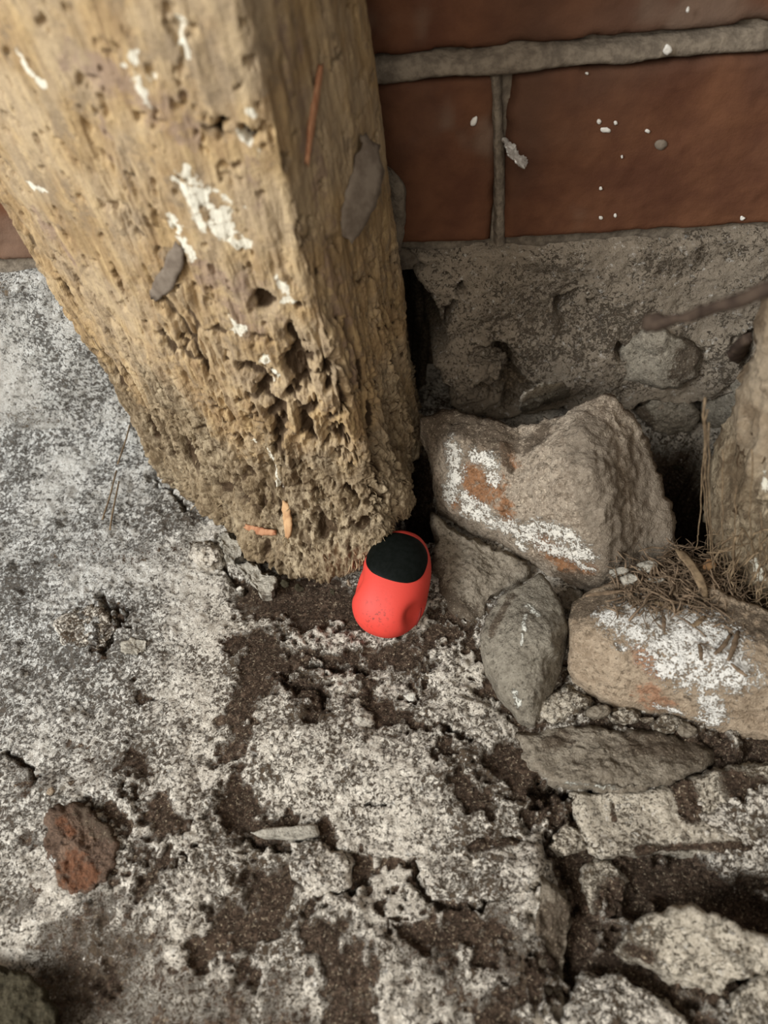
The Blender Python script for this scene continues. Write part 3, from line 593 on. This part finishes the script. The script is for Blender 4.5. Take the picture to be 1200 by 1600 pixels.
o = rock('wedge_stone', [(845, 896), (862, 915), (876, 938), (886, 975), (886, 1000), (880, 1035), (864, 1070), (848, 1098), (834, 1132), (815, 1125), (800, 1100), (782, 1080), (768, 1052), (752, 1010), (756, 985), (762, 962), (782, 930), (806, 915)],
    [(845, 896, .018), (876, 938, .019), (882, 985, .019), (886, 1000, .008), (880, 1035, .004), (864, 1070, .002), (848, 1098, .001), (834, 1132, .001), (800, 1100, .004), (768, 1052, .008), (752, 1010, .012), (762, 962, .014), (800, 918, .016), (820, 980, .0225), (868, 985, .023), (866, 1010, .021), (845, 1060, .014), (830, 1095, .009), (800, 1030, .0175), (790, 1060, .012)],
    M_wedge, n=200, m=56, jitter=2, seed=22, edge=.03, drop=.02, squash=.0012, facet=0, layers=(((1, .3, -.8), 160, .0003),), noise=((60, .0010, 3), (220, .0005, 4), (600, .0002, 2)),
    white=[([(826, 948), (842, 960)], .0013), ([(822, 962), (820, 985)], .0008), ([(817, 990), (816, 1008)], .0005), ([(812, 1100), (806, 1080)], .0012)], ochre=[], soil=[([(770, 990), (800, 930)], .002)])
tag(o, 'wedge-shaped dark grey stone with white specks, below the boulder', 'stone')

o = rock('tan_slab_stone', [(890, 962), (898, 940), (930, 922), (985, 905), (1060, 905), (1140, 930), (1210, 955), (1320, 980), (1320, 1165), (1200, 1151), (1140, 1142), (1070, 1122), (1000, 1103), (950, 1092), (915, 1075), (891, 1050), (889, 1000)],
    [(890, 962, .020), (930, 922, .024), (1060, 905, .030), (1200, 950, .034), (1300, 980, .034), (905, 985, .025), (1000, 985, .030), (1080, 1020, .031), (1150, 1058, .030), (1200, 1060, .031), (1300, 1070, .03), (891, 1050, .006), (950, 1092, .003), (1000, 1103, .003), (1070, 1122, .003), (1140, 1142, .002), (1200, 1151, .002), (1320, 1165, .002), (960, 1040, .020), (1050, 1070, .019), (1120, 1100, .015), (1200, 1105, .016), (940, 1000, .026)],
    M_tan, center=(1060, 1020), n=260, m=80, jitter=4, seed=23, edge=.03, drop=.02, squash=.0015, layers=(((.1, .5, 1), 170, .0004),), noise=((50, .0009, 3), (180, .0006, 4), (480, .0004, 3)),
    white=[([(1000, 975), (1060, 1000), (1080, 1040)], .010), ([(1060, 970), (1130, 1010), (1140, 1045)], .009), ([(1040, 1040), (1110, 1055)], .006), ([(1110, 1095), (1120, 1120)], .0045), ([(1030, 1105), (1060, 1115)], .0022), ([(1090, 1125), (1120, 1135)], .002), ([(950, 965), (1000, 960)], .005)],
    ochre=[([(1015, 1085), (1030, 1100)], .006), ([(1000, 1020), (1030, 1050)], .004)], soil=[([(900, 950), (970, 935), (1060, 930)], .007), ([(1120, 960), (1210, 990)], .008), ([(960, 1005), (970, 1015)], .001), ([(1070, 1088), (1080, 1092)], .001), ([(1060, 1030)], .002)])
tag(o, 'long tan stone with white mould on top, at the right edge under the litter', 'stone')

# ------------------------------------------------------------------ the timber post
LEAN = np.array([-.0706, -.0648])
def build_post():
    zbot = lambda w: w
    B = [(-.113, .002-.012, .0), tuple(G(258, 742)[:2])+(0.0,), tuple(G(345, 826, .002)[:2])+(.002,), tuple(G(430, 890, .003)[:2])+(.003,), tuple(G(500, 912, .003)[:2])+(.003,), tuple(G(552, 898, .009)[:2])+(.009,), tuple(G(598, 858, .024)[:2])+(.024,), tuple(G(634, 815, .024)[:2])+(.024,), tuple(G(650, 735, .018)[:2])+(.018,), (.000, -.013, .01), (-.05, -.006, .0)]
    B = np.array(B)
    Tp = B[:, :2].copy(); bl, rg, r2 = B[1, :2], np.array(G(598, 858)[:2]), np.array(G(652, 745)[:2])
    def on(t, bulge):
        d = rg-bl; nrm = np.array([d[1], -d[0]])/np.linalg.norm(d); return bl+d*t+nrm*bulge
    Tp[2] = on(.28, .009); Tp[3] = on(.55, .014); Tp[4] = on(.76, .012); Tp[5] = on(.90, .007); Tp[6] = rg; Tp[7] = rg+(r2-rg)*.4+np.array([.001, 0]); Tp[8] = r2
    nv = len(B); dens = [20, 90, 90, 80, 55, 45, 40, 60, 25, 25, 25]
    us, rd = [], []
    for k in range(nv): us += list(k+np.linspace(0, 1, dens[k], endpoint=False))
    us = np.array(us); ki = us.astype(int); fr = us-ki
    # rounded interpolation round the section
    def around(A):
        p0, p1, p2, p3 = A[(ki-1) % nv], A[ki % nv], A[(ki+1) % nv], A[(ki+2) % nv]; t = fr[:, None] if A.ndim > 1 else fr
        cr = .5*((2*p1)+(-p0+p2)*t+(2*p0-5*p1+4*p2-p3)*t**2+(-p0+3*p1-3*p2+p3)*t**3)
        return .55*cr+.45*(p1+(p2-p1)*t)
    base = around(B[:, :2]); top = around(Tp); z0 = around(B[:, 2])
    zs = np.concatenate([np.linspace(0, .30, 430), np.linspace(.301, .62, 60)])
    n = len(us); U, Z = np.meshgrid(np.arange(n), zs)
    w = sstep(0, .055, Z)[..., None]
    xy = base[None]*(1-w)+top[None]*w+LEAN*Z[..., None]
    zz = z0[None]*(1-sstep(0, .08, Z))+Z*1.0
    P = np.stack([xy[..., 0], xy[..., 1], zz], -1).reshape(-1, 3)
    nb = len(P)
    cap0 = P[:n].mean(0)+np.array([0, 0, .012]); cap1 = P[-n:].mean(0)
    V = np.vstack([P, cap0, cap1]); i = np.arange(n)
    me = mesh_np('post', V, grid_quads(len(zs), n, True), np.vstack([np.stack([(i+1) % n, i, np.full(n, nb)], 1), np.stack([nb-n+i, nb-n+(i+1) % n, np.full(n, nb+1)], 1)]))
    N = normals(me)
    if N[nb//2 + 150]@(V[nb//2+150]-V[:nb].mean(0)) < 0 and False: me.flip_normals(); N = normals(me)
    cen = np.stack([np.interp(V[:, 2], [0, .6], [-.07, -.07+LEAN[0]*.6]), np.interp(V[:, 2], [0, .6], [-.06, -.06+LEAN[1]*.6])], 1)
    if ((V[:nb, :2]-cen[:nb])*N[:nb, :2]).sum() < 0: me.flip_normals(); me.update(); N = normals(me)
    # where marks lie on the faces seen: nearest surface point in the line of sight, as places on the wood
    rel = V-CPOS; dz = rel@FW; ppx = 600+FPX*(rel@RT)/dz; ppy = 800-FPX*(rel@UP)/dz; front = ((CPOS-V)*N).sum(1) > 0
    def marks(lst):
        out = []
        for pts, r in lst:
            q = []
            for a, b in pts:
                d = np.where(front, (ppx-a)**2+(ppy-b)**2, 1e12); q.append(V[d.argmin()])
            out.append((np.array(q), r))
        return out
    S = np.stack([V[:, 0], V[:, 1], V[:, 2]*.16], 1); S[:, 0] -= LEAN[0]*V[:, 2]; S[:, 1] -= LEAN[1]*V[:, 2]
    wp = V+np.stack([fbm(V, 150, 3, .6, 401), fbm(V, 150, 3, .6, 402), fbm(V, 120, 3, .6, 403)], 1)*.0032
    rot = sstep(.125, .035, V[:, 2]+fbm(S, 30, 3, .5, 410)*.045)
    mid = sstep(.20, .08, V[:, 2]+fbm(S, 40, 3, .5, 411)*.04)
    g1 = fbm(S, 110, 4, .55, 420); g2 = fbm(S, 330, 3, .6, 421); lump = fbm(S*np.array([1, 1, 2.2]), 60, 4, .55, 422); cr = fbm(V, 300, 4, .65, 423); wv = fbm(S*np.array([1, 1, 1.6]), 190, 3, .6, 430)
    d = g1*(.0006+.0014*mid+.0008*rot)+g2*(.0003+.0005*mid)+lump*(.0009+.0022*rot)+cr*(.0002+.0006*rot+.0003*mid)
    wv2 = fbm(S*np.array([1, 1, 1.2]), 360, 3, .6, 431)
    worm = np.maximum(sstep(.18, .55, wv)*mid, sstep(.2, .6, wv2)*mid*.6)*(.45+.55*sstep(-.3, .4, fbm(V, 35, 3, .5, 432)))
    d -= worm*.0036
    slots = strokes_field(wp, marks([([(392, 575), (405, 592), (412, 612)], .0028), ([(425, 625), (435, 660), (438, 722)], .0026), ([(452, 560), (470, 585)], .003), ([(478, 560), (470, 600), (455, 612)], .0022), ([(478, 640), (483, 690)], .0030), ([(495, 770), (500, 790)], .0016), ([(503, 815), (505, 832)], .0030), ([(335, 762), (372, 778)], .0035), ([(415, 470), (408, 480)], .0024), ([(272, 500)], .0011), ([(520, 650), (525, 690)], .0022), ([(518, 560), (520, 600)], .0018), ([(440, 520), (455, 545)], .0020), ([(545, 770), (548, 785)], .0018), ([(430, 790), (435, 800)], .002), ([(360, 660), (375, 700)], .0014), ([(215, 560), (235, 590)], .0010), ([(185, 430), (195, 470)], .0012), ([(92, 445), (130, 500)], .0018), ([(155, 545), (190, 605)], .0014), ([(320, 215), (360, 205), (390, 205)], .0012), ([(0, 180), (15, 188)], .0014), ([(255, 740), (300, 770)], .0015), ([(300, 700), (320, 735)], .0014), ([(540, 690), (548, 730)], .0014), ([(600, 480), (612, 560)], .0010), ([(590, 390), (600, 430)], .0009), ([(560, 820), (575, 830)], .002)]))
    d -= slots*.0062
    white = strokes_field(wp, marks([([(300, 270), (330, 300), (345, 350), (385, 385)], .0030), ([(290, 295), (305, 330)], .0026), ([(275, 340), (290, 390), (300, 412)], .0022), ([(315, 345), (325, 365)], .0026), ([(440, 435), (450, 470)], .0022), ([(345, 505), (385, 515)], .0016), ([(410, 560), (425, 590)], .0016), ([(370, 215), (400, 235)], .0016), ([(40, 100), (55, 125)], .0024), ([(220, 110), (230, 140)], .0028), ([(385, 688), (400, 692)], .0012), ([(375, 315)], .0014), ([(415, 700), (430, 760)], .0016), ([(50, 290), (65, 300)], .002), ([(385, 170)], .0016), ([(280, 40), (300, 110)], .0014)]))
    stain = strokes_field(wp, marks([([(330, 440), (400, 470), (390, 500)], .008), ([(120, 90), (200, 130), (260, 170)], .006), ([(60, 340), (110, 400)], .004), ([(380, 230), (400, 310)], .003), ([(430, 20), (500, 250), (520, 420), (560, 600)], .004), ([(230, 180), (290, 210)], .004), ([(470, 60), (475, 230)], .004), ([(160, 190), (170, 250)], .003)]))
    pit = np.clip(np.maximum(slots*1.1, worm*.85), 0, 1)
    hole = np.maximum(sstep(.34, .66, fbm(V, 230, 3, .6, 450)-.15*(1-mid)), sstep(.45, .7, fbm(V, 420, 3, .6, 451))*rot); d -= hole*.0018; pit = np.maximum(pit, hole*.65*sstep(-.4, .4, mid*2-1+.6))
    foot = (Z.ravel() < .012); 
    V2 = V.copy(); V2 += N*d[:, None]
    V2[:n, 2] += fbm(V[:n], 120, 3, .7, 460)*.004; V2[n:2*n, 2] += fbm(V[:n], 120, 3, .7, 460)*.003
    org = np.array([-.07, -.06, 0.0])
    setco(me, V2-org); attr(me, rot=rot, white=white, stain=stain*.62, pit=pit)
    o = bpy.data.objects.new('timber_post', None); COL.objects.link(o); o.location = org; o.empty_display_size = .05
    s = link('post_shaft', me, M_wood, o)
    tag(o, 'thick weathered timber post with a rotted wormeaten foot standing before the brick wall', 'post')
    return o, V2, ppx, ppy, front, N
POST, PV, PPX, PPY, PFRONT, PN = build_post()
def on_post(a, b, lift=0.0):
    i = np.where(PFRONT, (PPX-a)**2+(PPY-b)**2, 1e12).argmin(); return PV[i]+PN[i]*lift
def sliver(name, p0, p1, w, th, mat, parent=None, n=14, seed=0, nrm=(0, -.7, .7), curl=.0, frame=None):
    """a thin curved splinter or flake: a solid strip with ragged ends"""
    p0, p1 = np.asarray(p0, float), np.asarray(p1, float); ax = p1-p0; L = np.linalg.norm(ax); ax = ax/L
    nr = np.asarray(nrm, float); nr = nr-ax*(nr@ax); nr /= np.linalg.norm(nr); sd = np.cross(ax, nr); t = np.linspace(0, 1, n); m = 6
    rs = np.random.RandomState(seed); V = []
    for ti in t:
        ww = w*(.22+.78*math.sin(math.pi*min(1, max(0, .10+ti*.84)))**.6)*(1+rs.uniform(-.22, .22)); c = p0+ax*L*ti+nr*curl*L*math.sin(math.pi*ti)+sd*math.sin(ti*4+seed)*w*.15
        for v in np.linspace(-1, 1, m): V.append(c+sd*v*ww/2+nr*(th/2-abs(v)**2*th*.3)+ax*rs.uniform(-1, 1)*L*(.06 if ti in (0, 1) else .006))
        for v in np.linspace(1, -1, m): V.append(c+sd*v*ww/2-nr*th/2)
    k = 2*m; q = grid_quads(n, k, True); V = np.array(V); V = np.vstack([V, V[:k].mean(0), V[-k:].mean(0)]); e = len(V)
    tr = [[(i+1) % k, i, e-2] for i in range(k)]+[[(n-1)*k+i, (n-1)*k+(i+1) % k, e-1] for i in range(k)]
    ori = V.mean(0) if parent is None else (np.array(parent.location))
    me = mesh_np(name, V-ori, q, np.array(tr)); me2 = normals(me)
    o = link(name, me, mat, parent)
    if parent is None: o.location = ori
    return o
nr_ = lambda a, b: PN[np.where(PFRONT, (PPX-a)**2+(PPY-b)**2, 1e12).argmin()]
sliver('grey_flake', on_post(282, 385, .0012), on_post(240, 468, .0012), .0062, .0008, M_flake, POST, seed=3, nrm=nr_(260, 430), curl=.03)['label'] = 'dark grey flake lifting off the post face'
sliver('grey_flake', on_post(566, 215, .0025), on_post(541, 375, .0025), .0125, .0010, M_flake, POST, seed=4, nrm=(CPOS-on_post(560, 300))/.3+nr_(560, 300)*1.2, curl=.05)['label'] = 'long grey flake hanging off the right face of the post'
sliver('bark_strip', on_post(500, 100, .0008), on_post(482, 255, .0008), .0028, .0012, M_splint, POST, seed=5, nrm=nr_(490, 170))['label'] = 'reddish strip of wood on the shaded face'
tag(sliver('wood_splinter', on_post(386, 822, .0022), on_post(426, 838, .0024), .0040, .0014, M_splint, seed=6, nrm=nr_(405, 830)), 'short red-brown wood splinter lying at the foot of the big post', 'splinter')
tag(sliver('wood_splinter', on_post(446, 786, .0022), on_post(452, 836, .0022), .0040, .0014, M_splint_t, seed=8, nrm=nr_(450, 810)), 'upright orange-tan wood splinter on the rotted foot of the post', 'splinter')
# ragged fibres and crumbs hanging on the rotted foot
parts = []
rs = np.random.RandomState(5)
for k in range(230):
    a = rs.uniform(240, 640); yy = np.interp(a, [240, 345, 430, 500, 552, 598, 640], [735, 815, 880, 900, 886, 850, 800])-abs(rs.normal())*45
    p = on_post(a, yy, -.0006); nn = nr_(a, yy); dr = np.array([rs.normal()*.5, rs.normal()*.5, -1.0+rs.normal()*.4])+nn*.7; dr /= np.linalg.norm(dr)
    L = rs.uniform(.0015, .005); parts.append(tube_np(bend(p, p+dr*L, 4, .12, k), np.array([1, 1, .8, .3])*rs.uniform(.00012, .00035), 4))
for k in range(130):
    a = rs.uniform(545, 640); yy = np.interp(a, [545, 598, 640], [886, 852, 795])-abs(rs.normal())*10
    p = on_post(a, yy, -.001); dr = np.array([rs.normal()*.4, -.3+rs.normal()*.4, -1.0]); dr /= np.linalg.norm(dr)
    L = rs.uniform(.003, .007); parts.append(tube_np(bend(p, p+dr*L, 4, .12, k), np.array([1, 1, .8, .3])*rs.uniform(.0002, .0006), 4))
V, q, t_ = join_np(parts); o = link('frayed_fibre', mesh_np('frayed_fibre', V-np.array(POST.location), q, t_), M_fibre_w, POST); o['kind'] = 'stuff'

# ------------------------------------------------------------------ the red case tucked under the post
def build_case():
    c = G(617, 906, .0145); org = np.array([c[0], c[1]+.002, .003])
    o = bpy.data.objects.new('plastic_case', None); COL.objects.link(o); o.location = org; o.empty_display_size = .03
    o.rotation_euler = (math.radians(20), math.radians(4), math.radians(-19))
    tag(o, 'small egg-shaped red plastic case with a black oval panel, tucked under the post foot', 'case')
    A, Bl, Ch, zc = .0176, .0245, .0135, .0135
    def top(x, y): 
        a = A*(1-.09*(y/Bl)); r = (np.abs(x/a)**2.3+np.abs(y/Bl)**2.25); return zc+Ch*np.clip(1-r, 0, 1)**(1/2.2)
    nu, nv = 200, 120; th = np.linspace(0, 2*math.pi, nu, endpoint=False); ph = np.linspace(-math.pi/2, math.pi/2, nv+2)[1:-1]
    T, Pp = np.meshgrid(th, ph); d = np.stack([np.cos(T)*np.cos(Pp), np.sin(T)*np.cos(Pp), np.sin(Pp)], -1).reshape(-1, 3)
    r = ((np.abs(d[:, 0]/A)**2.3+np.abs(d[:, 1]/Bl)**2.25)**(2.2/2.25)+np.abs(d[:, 2]/Ch)**2.2)**(-1/2.2); P = d*r[:, None]
    P[:, 0] *= 1-.09*P[:, 1]/Bl
    # finger notches on both flanks
    for s, y0, z0 in ((1, -.0115, .004), (-1, -.004, .003)):
        g = np.exp(-((P[:, 1]-y0)/.0055)**2-((P[:, 2]-z0)/.0055)**2)*sstep(.004, .015, P[:, 0]*s); P[:, 0] -= s*g*.0042
        g2 = np.exp(-((P[:, 1]-y0-.001)/.0075)**2-((P[:, 2]-z0+.0075)/.0022)**2)*sstep(.004, .015, P[:, 0]*s); P[:, 0] += s*g2*.0014
    V = np.vstack([P, [[0, 0, -Ch], [0, 0, Ch]]]); V[:, 2] += zc; k = np.arange(nu); e = len(P)
    me = mesh_np('case_body', V, grid_quads(nv, nu, True), np.vstack([np.stack([(k+1) % nu, k, np.full(nu, e)], 1), np.stack([e-nu+k, e-nu+(k+1) % nu, np.full(nu, e+1)], 1)]))
    sc = np.exp(-((V[:, 0]+.002)/.007)**2-((V[:, 1]+.017)/.006)**2); attr(me, scuff=sc)
    link('case_body', me, M_redp, o)
    # black panel, slightly proud of the body
    nr, na = 26, 96; R_ = np.linspace(0, 1, nr); an = np.linspace(0, 2*math.pi, na, endpoint=False); RR, AA = np.meshgrid(R_, an, indexing='ij')
    bx, by = np.cos(AA), np.sin(AA); sx = np.sign(bx)*np.abs(bx)**.9; sy = np.sign(by)*np.abs(by)**.85
    x = -.0003+.0134*RR*sx; y = .0080+(np.where(sy > 0, .0138, .0102))*RR*sy-.03*x*np.clip(-by, 0, 1)*RR
    z = top(x, y)+.00045*(1-RR**6)-.0003*(RR > .985)
    V = np.stack([x, y, z], -1).reshape(-1, 3); me = mesh_np('black_panel', V, grid_quads(nr, na, True))
    if normals(me)[:, 2].mean() < 0: me.flip_normals()
    l = link('black_panel', me, M_rubber, o); l['label'] = 'black oval panel'
    # slot in the right-hand notch
    V, q, t = tube_np([(A-.0022, -.0150, .0135), (A-.0016, -.0115, .0165), (A-.0017, -.008, .0185)], [.0003, .0006, .0003], 8)
    l = link('slot', mesh_np('slot', V, q, t), M_redp_d, o); l['label'] = 'dark slot in the side notch'
    return o
CASE = build_case()

# ------------------------------------------------------------------ second, broken post at the right edge
def build_post2():
    rt = bpy.data.objects.new('broken_post', None); COL.objects.link(rt); rt.location = W(1190, 960, -.125); rt.empty_display_size = .03
    tag(rt, 'broken fibrous timber stub at the right edge of the picture', 'post')
    poly = [(1196, 462), (1188, 520), (1172, 580), (1150, 630), (1122, 690), (1106, 752), (1108, 830), (1116, 900), (1126, 965), (1150, 1010), (1210, 1030), (1330, 1030), (1420, 900), (1440, 700), (1400, 450), (1330, 330), (1250, 380)]
    ctrl = [(1196, 462, -.118), (1172, 580, -.108), (1122, 690, -.10), (1106, 752, -.10), (1116, 900, -.112), (1126, 965, -.122), (1160, 700, -.118), (1150, 800, -.122), (1190, 600, -.128), (1200, 750, -.14), (1170, 900, -.135), (1210, 1030, -.15), (1300, 700, -.15), (1330, 1030, -.15), (1420, 800, -.13), (1300, 450, -.14), (1160, 1000, -.14)]
    o = rock('post_shaft', poly, ctrl, M_wood2, None, mode='y', center=(1250, 760), n=260, m=80, jitter=6, seed=71, edge=.12, drop=.05, squash=.010, noise=((60, .0016, 3, .3), (190, .0022, 4, .14), (420, .0012, 3, .12), (520, .0006, 3)), layers=(), origin=np.array(rt.location),
             white=[([(1190, 740), (1195, 760)], .0018), ([(1180, 880), (1190, 900)], .002)], soil=[([(1150, 900), (1200, 1000)], .01)])
    o.parent = rt; o.location = (0, 0, 0)
    V = coords(o.data)+np.array(rt.location); rot = sstep(.12, .05, V[:, 2]); z = np.zeros(len(V)); pit = sstep(.45, .8, fbm(V*np.array([1, 1, .3]), 170, 4, .6, 72)); attr(o.data, rot=rot, pit=pit*.8, stain=z)
    sp = sliver('splinter', W(1150, 562, -.100), W(1168, 528, -.112), .006, .003, M_twig, rt, seed=9, nrm=(0, -1, .3)); sp['label'] = 'dark pointed splinter'
    rs = np.random.RandomState(3)
    strands = [((1100, 622), (1103, 760), (1112, 868), (1128, 960)), ((1104, 640), (1100, 760), (1106, 860)), ((1107, 660), (1109, 800), (1118, 900)), ((1100, 700), (1092, 830), (1088, 860)), ((1150, 760), (1145, 860), (1150, 930)), ((1148, 840), (1140, 900), (1156, 945)), ((1175, 700), (1172, 820), (1182, 920)), ((1130, 700), (1128, 840), (1136, 930)), ((1190, 800), (1186, 900), (1178, 990))]
    for k, st in enumerate(strands):
        pts = np.array([W(a, b, -.135-.002*(k % 3)-(.01 if a > 1140 else 0)) for a, b in st]); t = np.linspace(0, len(pts)-1, 18); P = np.stack([np.interp(t, np.arange(len(pts)), pts[:, c]) for c in range(3)], 1)
        P += rs.normal(size=P.shape)*.00022
        V, q, tr = tube_np(P, np.linspace(.00028, .00016, 18)*(1.5 if k in (0, 5) else 1), 5); link('fibre', mesh_np('fibre', V-np.array(rt.location), q, tr), M_fibre, rt)
    parts = []
    for k in range(260):
        a, b = rs.uniform(1112, 1240), rs.uniform(820, 1015); yb = np.interp(a, [1106, 1160, 1240], [-.118, -.142, -.156]); p = W(a, b, yb+rs.uniform(-.004, .004)); d = np.array([rs.normal()*.45, rs.normal()*.4-.15, -1+rs.normal()*.35]); d /= np.linalg.norm(d); L = rs.uniform(.004, .018)
        parts.append(tube_np(bend(p, p+d*L, 5, .12, k+900), np.array([.8, 1, 1, .8, .3])*(.00010+.00045*rs.uniform()**2.5), 4))
    V, q, tr = join_np(parts); l = link('frayed_fibre', mesh_np('frayed_fibre', V-np.array(rt.location), q, tr), M_fibre, rt); l['kind'] = 'stuff'
    return rt
POST2 = build_post2()
P = bend(W(1008, 508, -.150), W(1215, 448, -.170), 16, .05, 4); P2 = np.vstack([P, bend(P[-1], W(1420, 400, -.15), 10, .03, 5)[1:]])
rad = np.concatenate([[.0012, .0026, .0027, .0017], np.linspace(.0014, .0022, len(P2)-4)])
V, q, t_ = tube_np(P2, rad, 10); V += (fbm(V, 300, 3, .6, 9)*.0005)[:, None]; org = V.mean(0)
o = link('twig', mesh_np('twig', V-org, q, t_), M_twig); o.location = org; tag(o, 'dark knobbly twig reaching in from the right edge in front of the footing', 'twig')

# ------------------------------------------------------------------ litter of fibres and chips at the foot of the broken post
rs = np.random.RandomState(12)
def surf(a, b): return G(a, b, float(np.interp(b, [860, 905, 960, 1030], [.026, .029, .0315, .033])))
parts = []
for k in range(1000):
    a = np.clip(rs.normal(1065, 52), 960, 1215); b = np.clip(rs.normal(915, 26)+max(0, a-1090)*.35, 862, 1040)
    p = surf(a, b)+np.array([0, 0, rs.uniform(-.001, .006)*math.exp(-((a-1060)/70)**2)+.0005]); th = rs.uniform(0, 2*math.pi); d = np.array([math.cos(th), math.sin(th), rs.normal()*.35]); L = rs.uniform(.003, .014)
    parts.append(tube_np(bend(p-d*L/2, p+d*L/2, 5, .05, k), np.array([.6, 1, 1, .9, .4])*(.00012+.0005*rs.uniform()**3), 4))
V, q, t_ = join_np(parts); org = np.array([*V.mean(0)[:2], V[:, 2].min()]); o = link('wood_litter', mesh_np('wood_litter', V-org, q, t_), M_fibre_d); o.location = org
tag(o, 'loose heap of brown wood fibres and dust on the tan stone beside the boulder', 'debris', kind='stuff')
chips = [((1052, 878), (1098, 945), .0055, M_fibre, 'broad curled brown shaving leaning in the litter heap'), ((1050, 935), (1095, 918), .0024, M_fibre, 'pale straw-like sliver across the litter heap'), ((1020, 945), (1060, 958), .0026, M_fibre, 'straight brown sliver at the lower edge of the litter heap'),
         ((915, 935), (975, 925), .0022, M_fibre_d, 'dark brown sliver lying left of the litter heap on the tan stone'), ((1035, 965), (1037, 990), .0022, M_fibre_d, 'short dark upright stick over the white mould'), ((1115, 1025), (1140, 995), .0024, M_fibre_d, 'dark stick slanting over the mould below the broken post'), ((1080, 980), (1100, 968), .0030, M_fibre, 'brown chip on the white mould below the litter'), ((1135, 1035), (1152, 990), .0030, M_fibre_d, 'thick dark splinter hanging below the broken post'), ((1098, 900), (1112, 885), .006, M_splint_t, 'blunt tan chip at the top right of the litter heap'), ((1090, 1010), (1095, 1035), .0022, M_fibre_d, 'short dark peg standing in the white mould'), ((1030, 930), (1045, 938), .003, M_splint_t, 'small orange-tan chip in the middle of the litter'), ((1140, 1040), (1165, 1060), .002, M_fibre_d, 'thin dark stick lowest on the white mould')]
for k, (a, b, w, m, lab) in enumerate(chips):
    lift = .0035 if k in (0, 1, 8) else .0016
    tag(sliver('wood_chip', surf(*a)+[0, 0, lift+(.006 if k == 0 else 0)], surf(*b)+[0, 0, lift], w*.72, .0006, m, seed=20+k, nrm=(.1, -.5, .8), curl=.06 if k else .14), lab, 'wood chip', 'wood chips around the litter heap')
grey = [((968, 892), 16, 8, 'pale grey-brown flake nearest the boulder in the litter'), ((985, 905), 14, 9, 'whitish flake left of the litter heap on the tan stone'), ((1010, 885), 18, 9, 'grey bark flake behind the litter heap'), ((1025, 905), 15, 8, 'grey flake in the middle of the litter heap')]
for k, ((x, y), a, b, lab) in enumerate(grey):
    th = np.linspace(0, 2*math.pi, 9, endpoint=False); r_ = np.random.RandomState(50+k).uniform(.7, 1.2, 9); z = surf(x, y)[2]+.004
    tag(rock('bark_flake', [(x+a*c*r, y+b*s*r) for c, s, r in zip(np.cos(th), np.sin(th), r_)], [(x-a, y, z-.001), (x+a, y, z+.001), (x, y, z)], M_pale, n=40, m=8, jitter=2, seed=80+k, drop=.003, squash=.001), lab, 'flake', 'flakes by the litter heap')

# ------------------------------------------------------------------ small loose things on the floor and wall
def drop_at(x, y, lift): return G(x, y, lift)
M_crumb = stone_material('lime_crumb', (.42, .38, .31), (.60, .56, .48))
peb = [(79, 1237, 5.5, M_tan, 'tiny orange pebble above the reddish stone'), (640, 1088, 9, M_crumb, 'small white lump on the crust below the red case'), (562, 1125, 6, M_crumb, 'tiny white crumb left of centre on the crust'), (375, 920, 6, M_crumb, 'tiny pale crumb beside the grey chips'), (468, 918, 7, M_dark, 'small black crumb at the foot of the post'), (445, 912, 8, M_dark, 'black crumb between the grey chips and the post foot'), (520, 925, 6, M_dark, 'dark crumb nearest the red case'), (545, 912, 5, M_tan, 'small tan grain beside the red case'), (322, 1258, 6, M_crumb, 'white crumb left of the brown soil patch')]
for k, (x, y, r, m, lab) in enumerate(peb):
    c = drop_at(x, y, .0035); rr = r*np.linalg.norm(c-CPOS)/FPX
    tag(blob('pebble', c, (rr*1.15, rr*.9, rr*.6), m, seed=500+k, rot=(k*.2, k*.3, k*3), sub=3, rough=.45), lab, 'pebble', 'crumbs on the floor')
for k, (st, lab) in enumerate([([(206, 652), (196, 690), (184, 725)], 'thin dry stalk leaning beside the post, the upper one'), ([(182, 735), (172, 775), (160, 812)], 'thin dry stalk on the pale ground left of the post'), ([(186, 752), (176, 800), (172, 828)], 'dry stalk left of the post, the lower one')]):
    z0 = .014 if k == 0 else .006
    pts = np.array([G(a, b, z0-.001*i) for i, (a, b) in enumerate(st)]); t = np.linspace(0, 2, 12); Pp = np.stack([np.interp(t, [0, 1, 2], pts[:, c]) for c in range(3)], 1)
    V, q, t_ = tube_np(Pp, .00045, 6); org = V.mean(0); o = link('dry_stalk', mesh_np('dry_stalk', V-org, q, t_), M_fibre); o.location = org; tag(o, lab, 'stalk', 'dry stalks left of the post')
# scrap of white fluff caught on the head joint
pts = [(x, y) for x, y in [(784, 214), (800, 220), (812, 235), (826, 250), (822, 262), (808, 254), (795, 240)]]
o = rock('white_fluff', pts, [(784, 214, -.006), (805, 237, -.009), (825, 256, -.006)], M_paint, None, mode='y', drop=.006, n=60, m=14, jitter=4, seed=90, squash=.002, noise=((300, .0012, 4), (900, .0006, 2)))
tag(o, 'scrap of white fluff caught on the upright joint between two bricks', 'fluff')
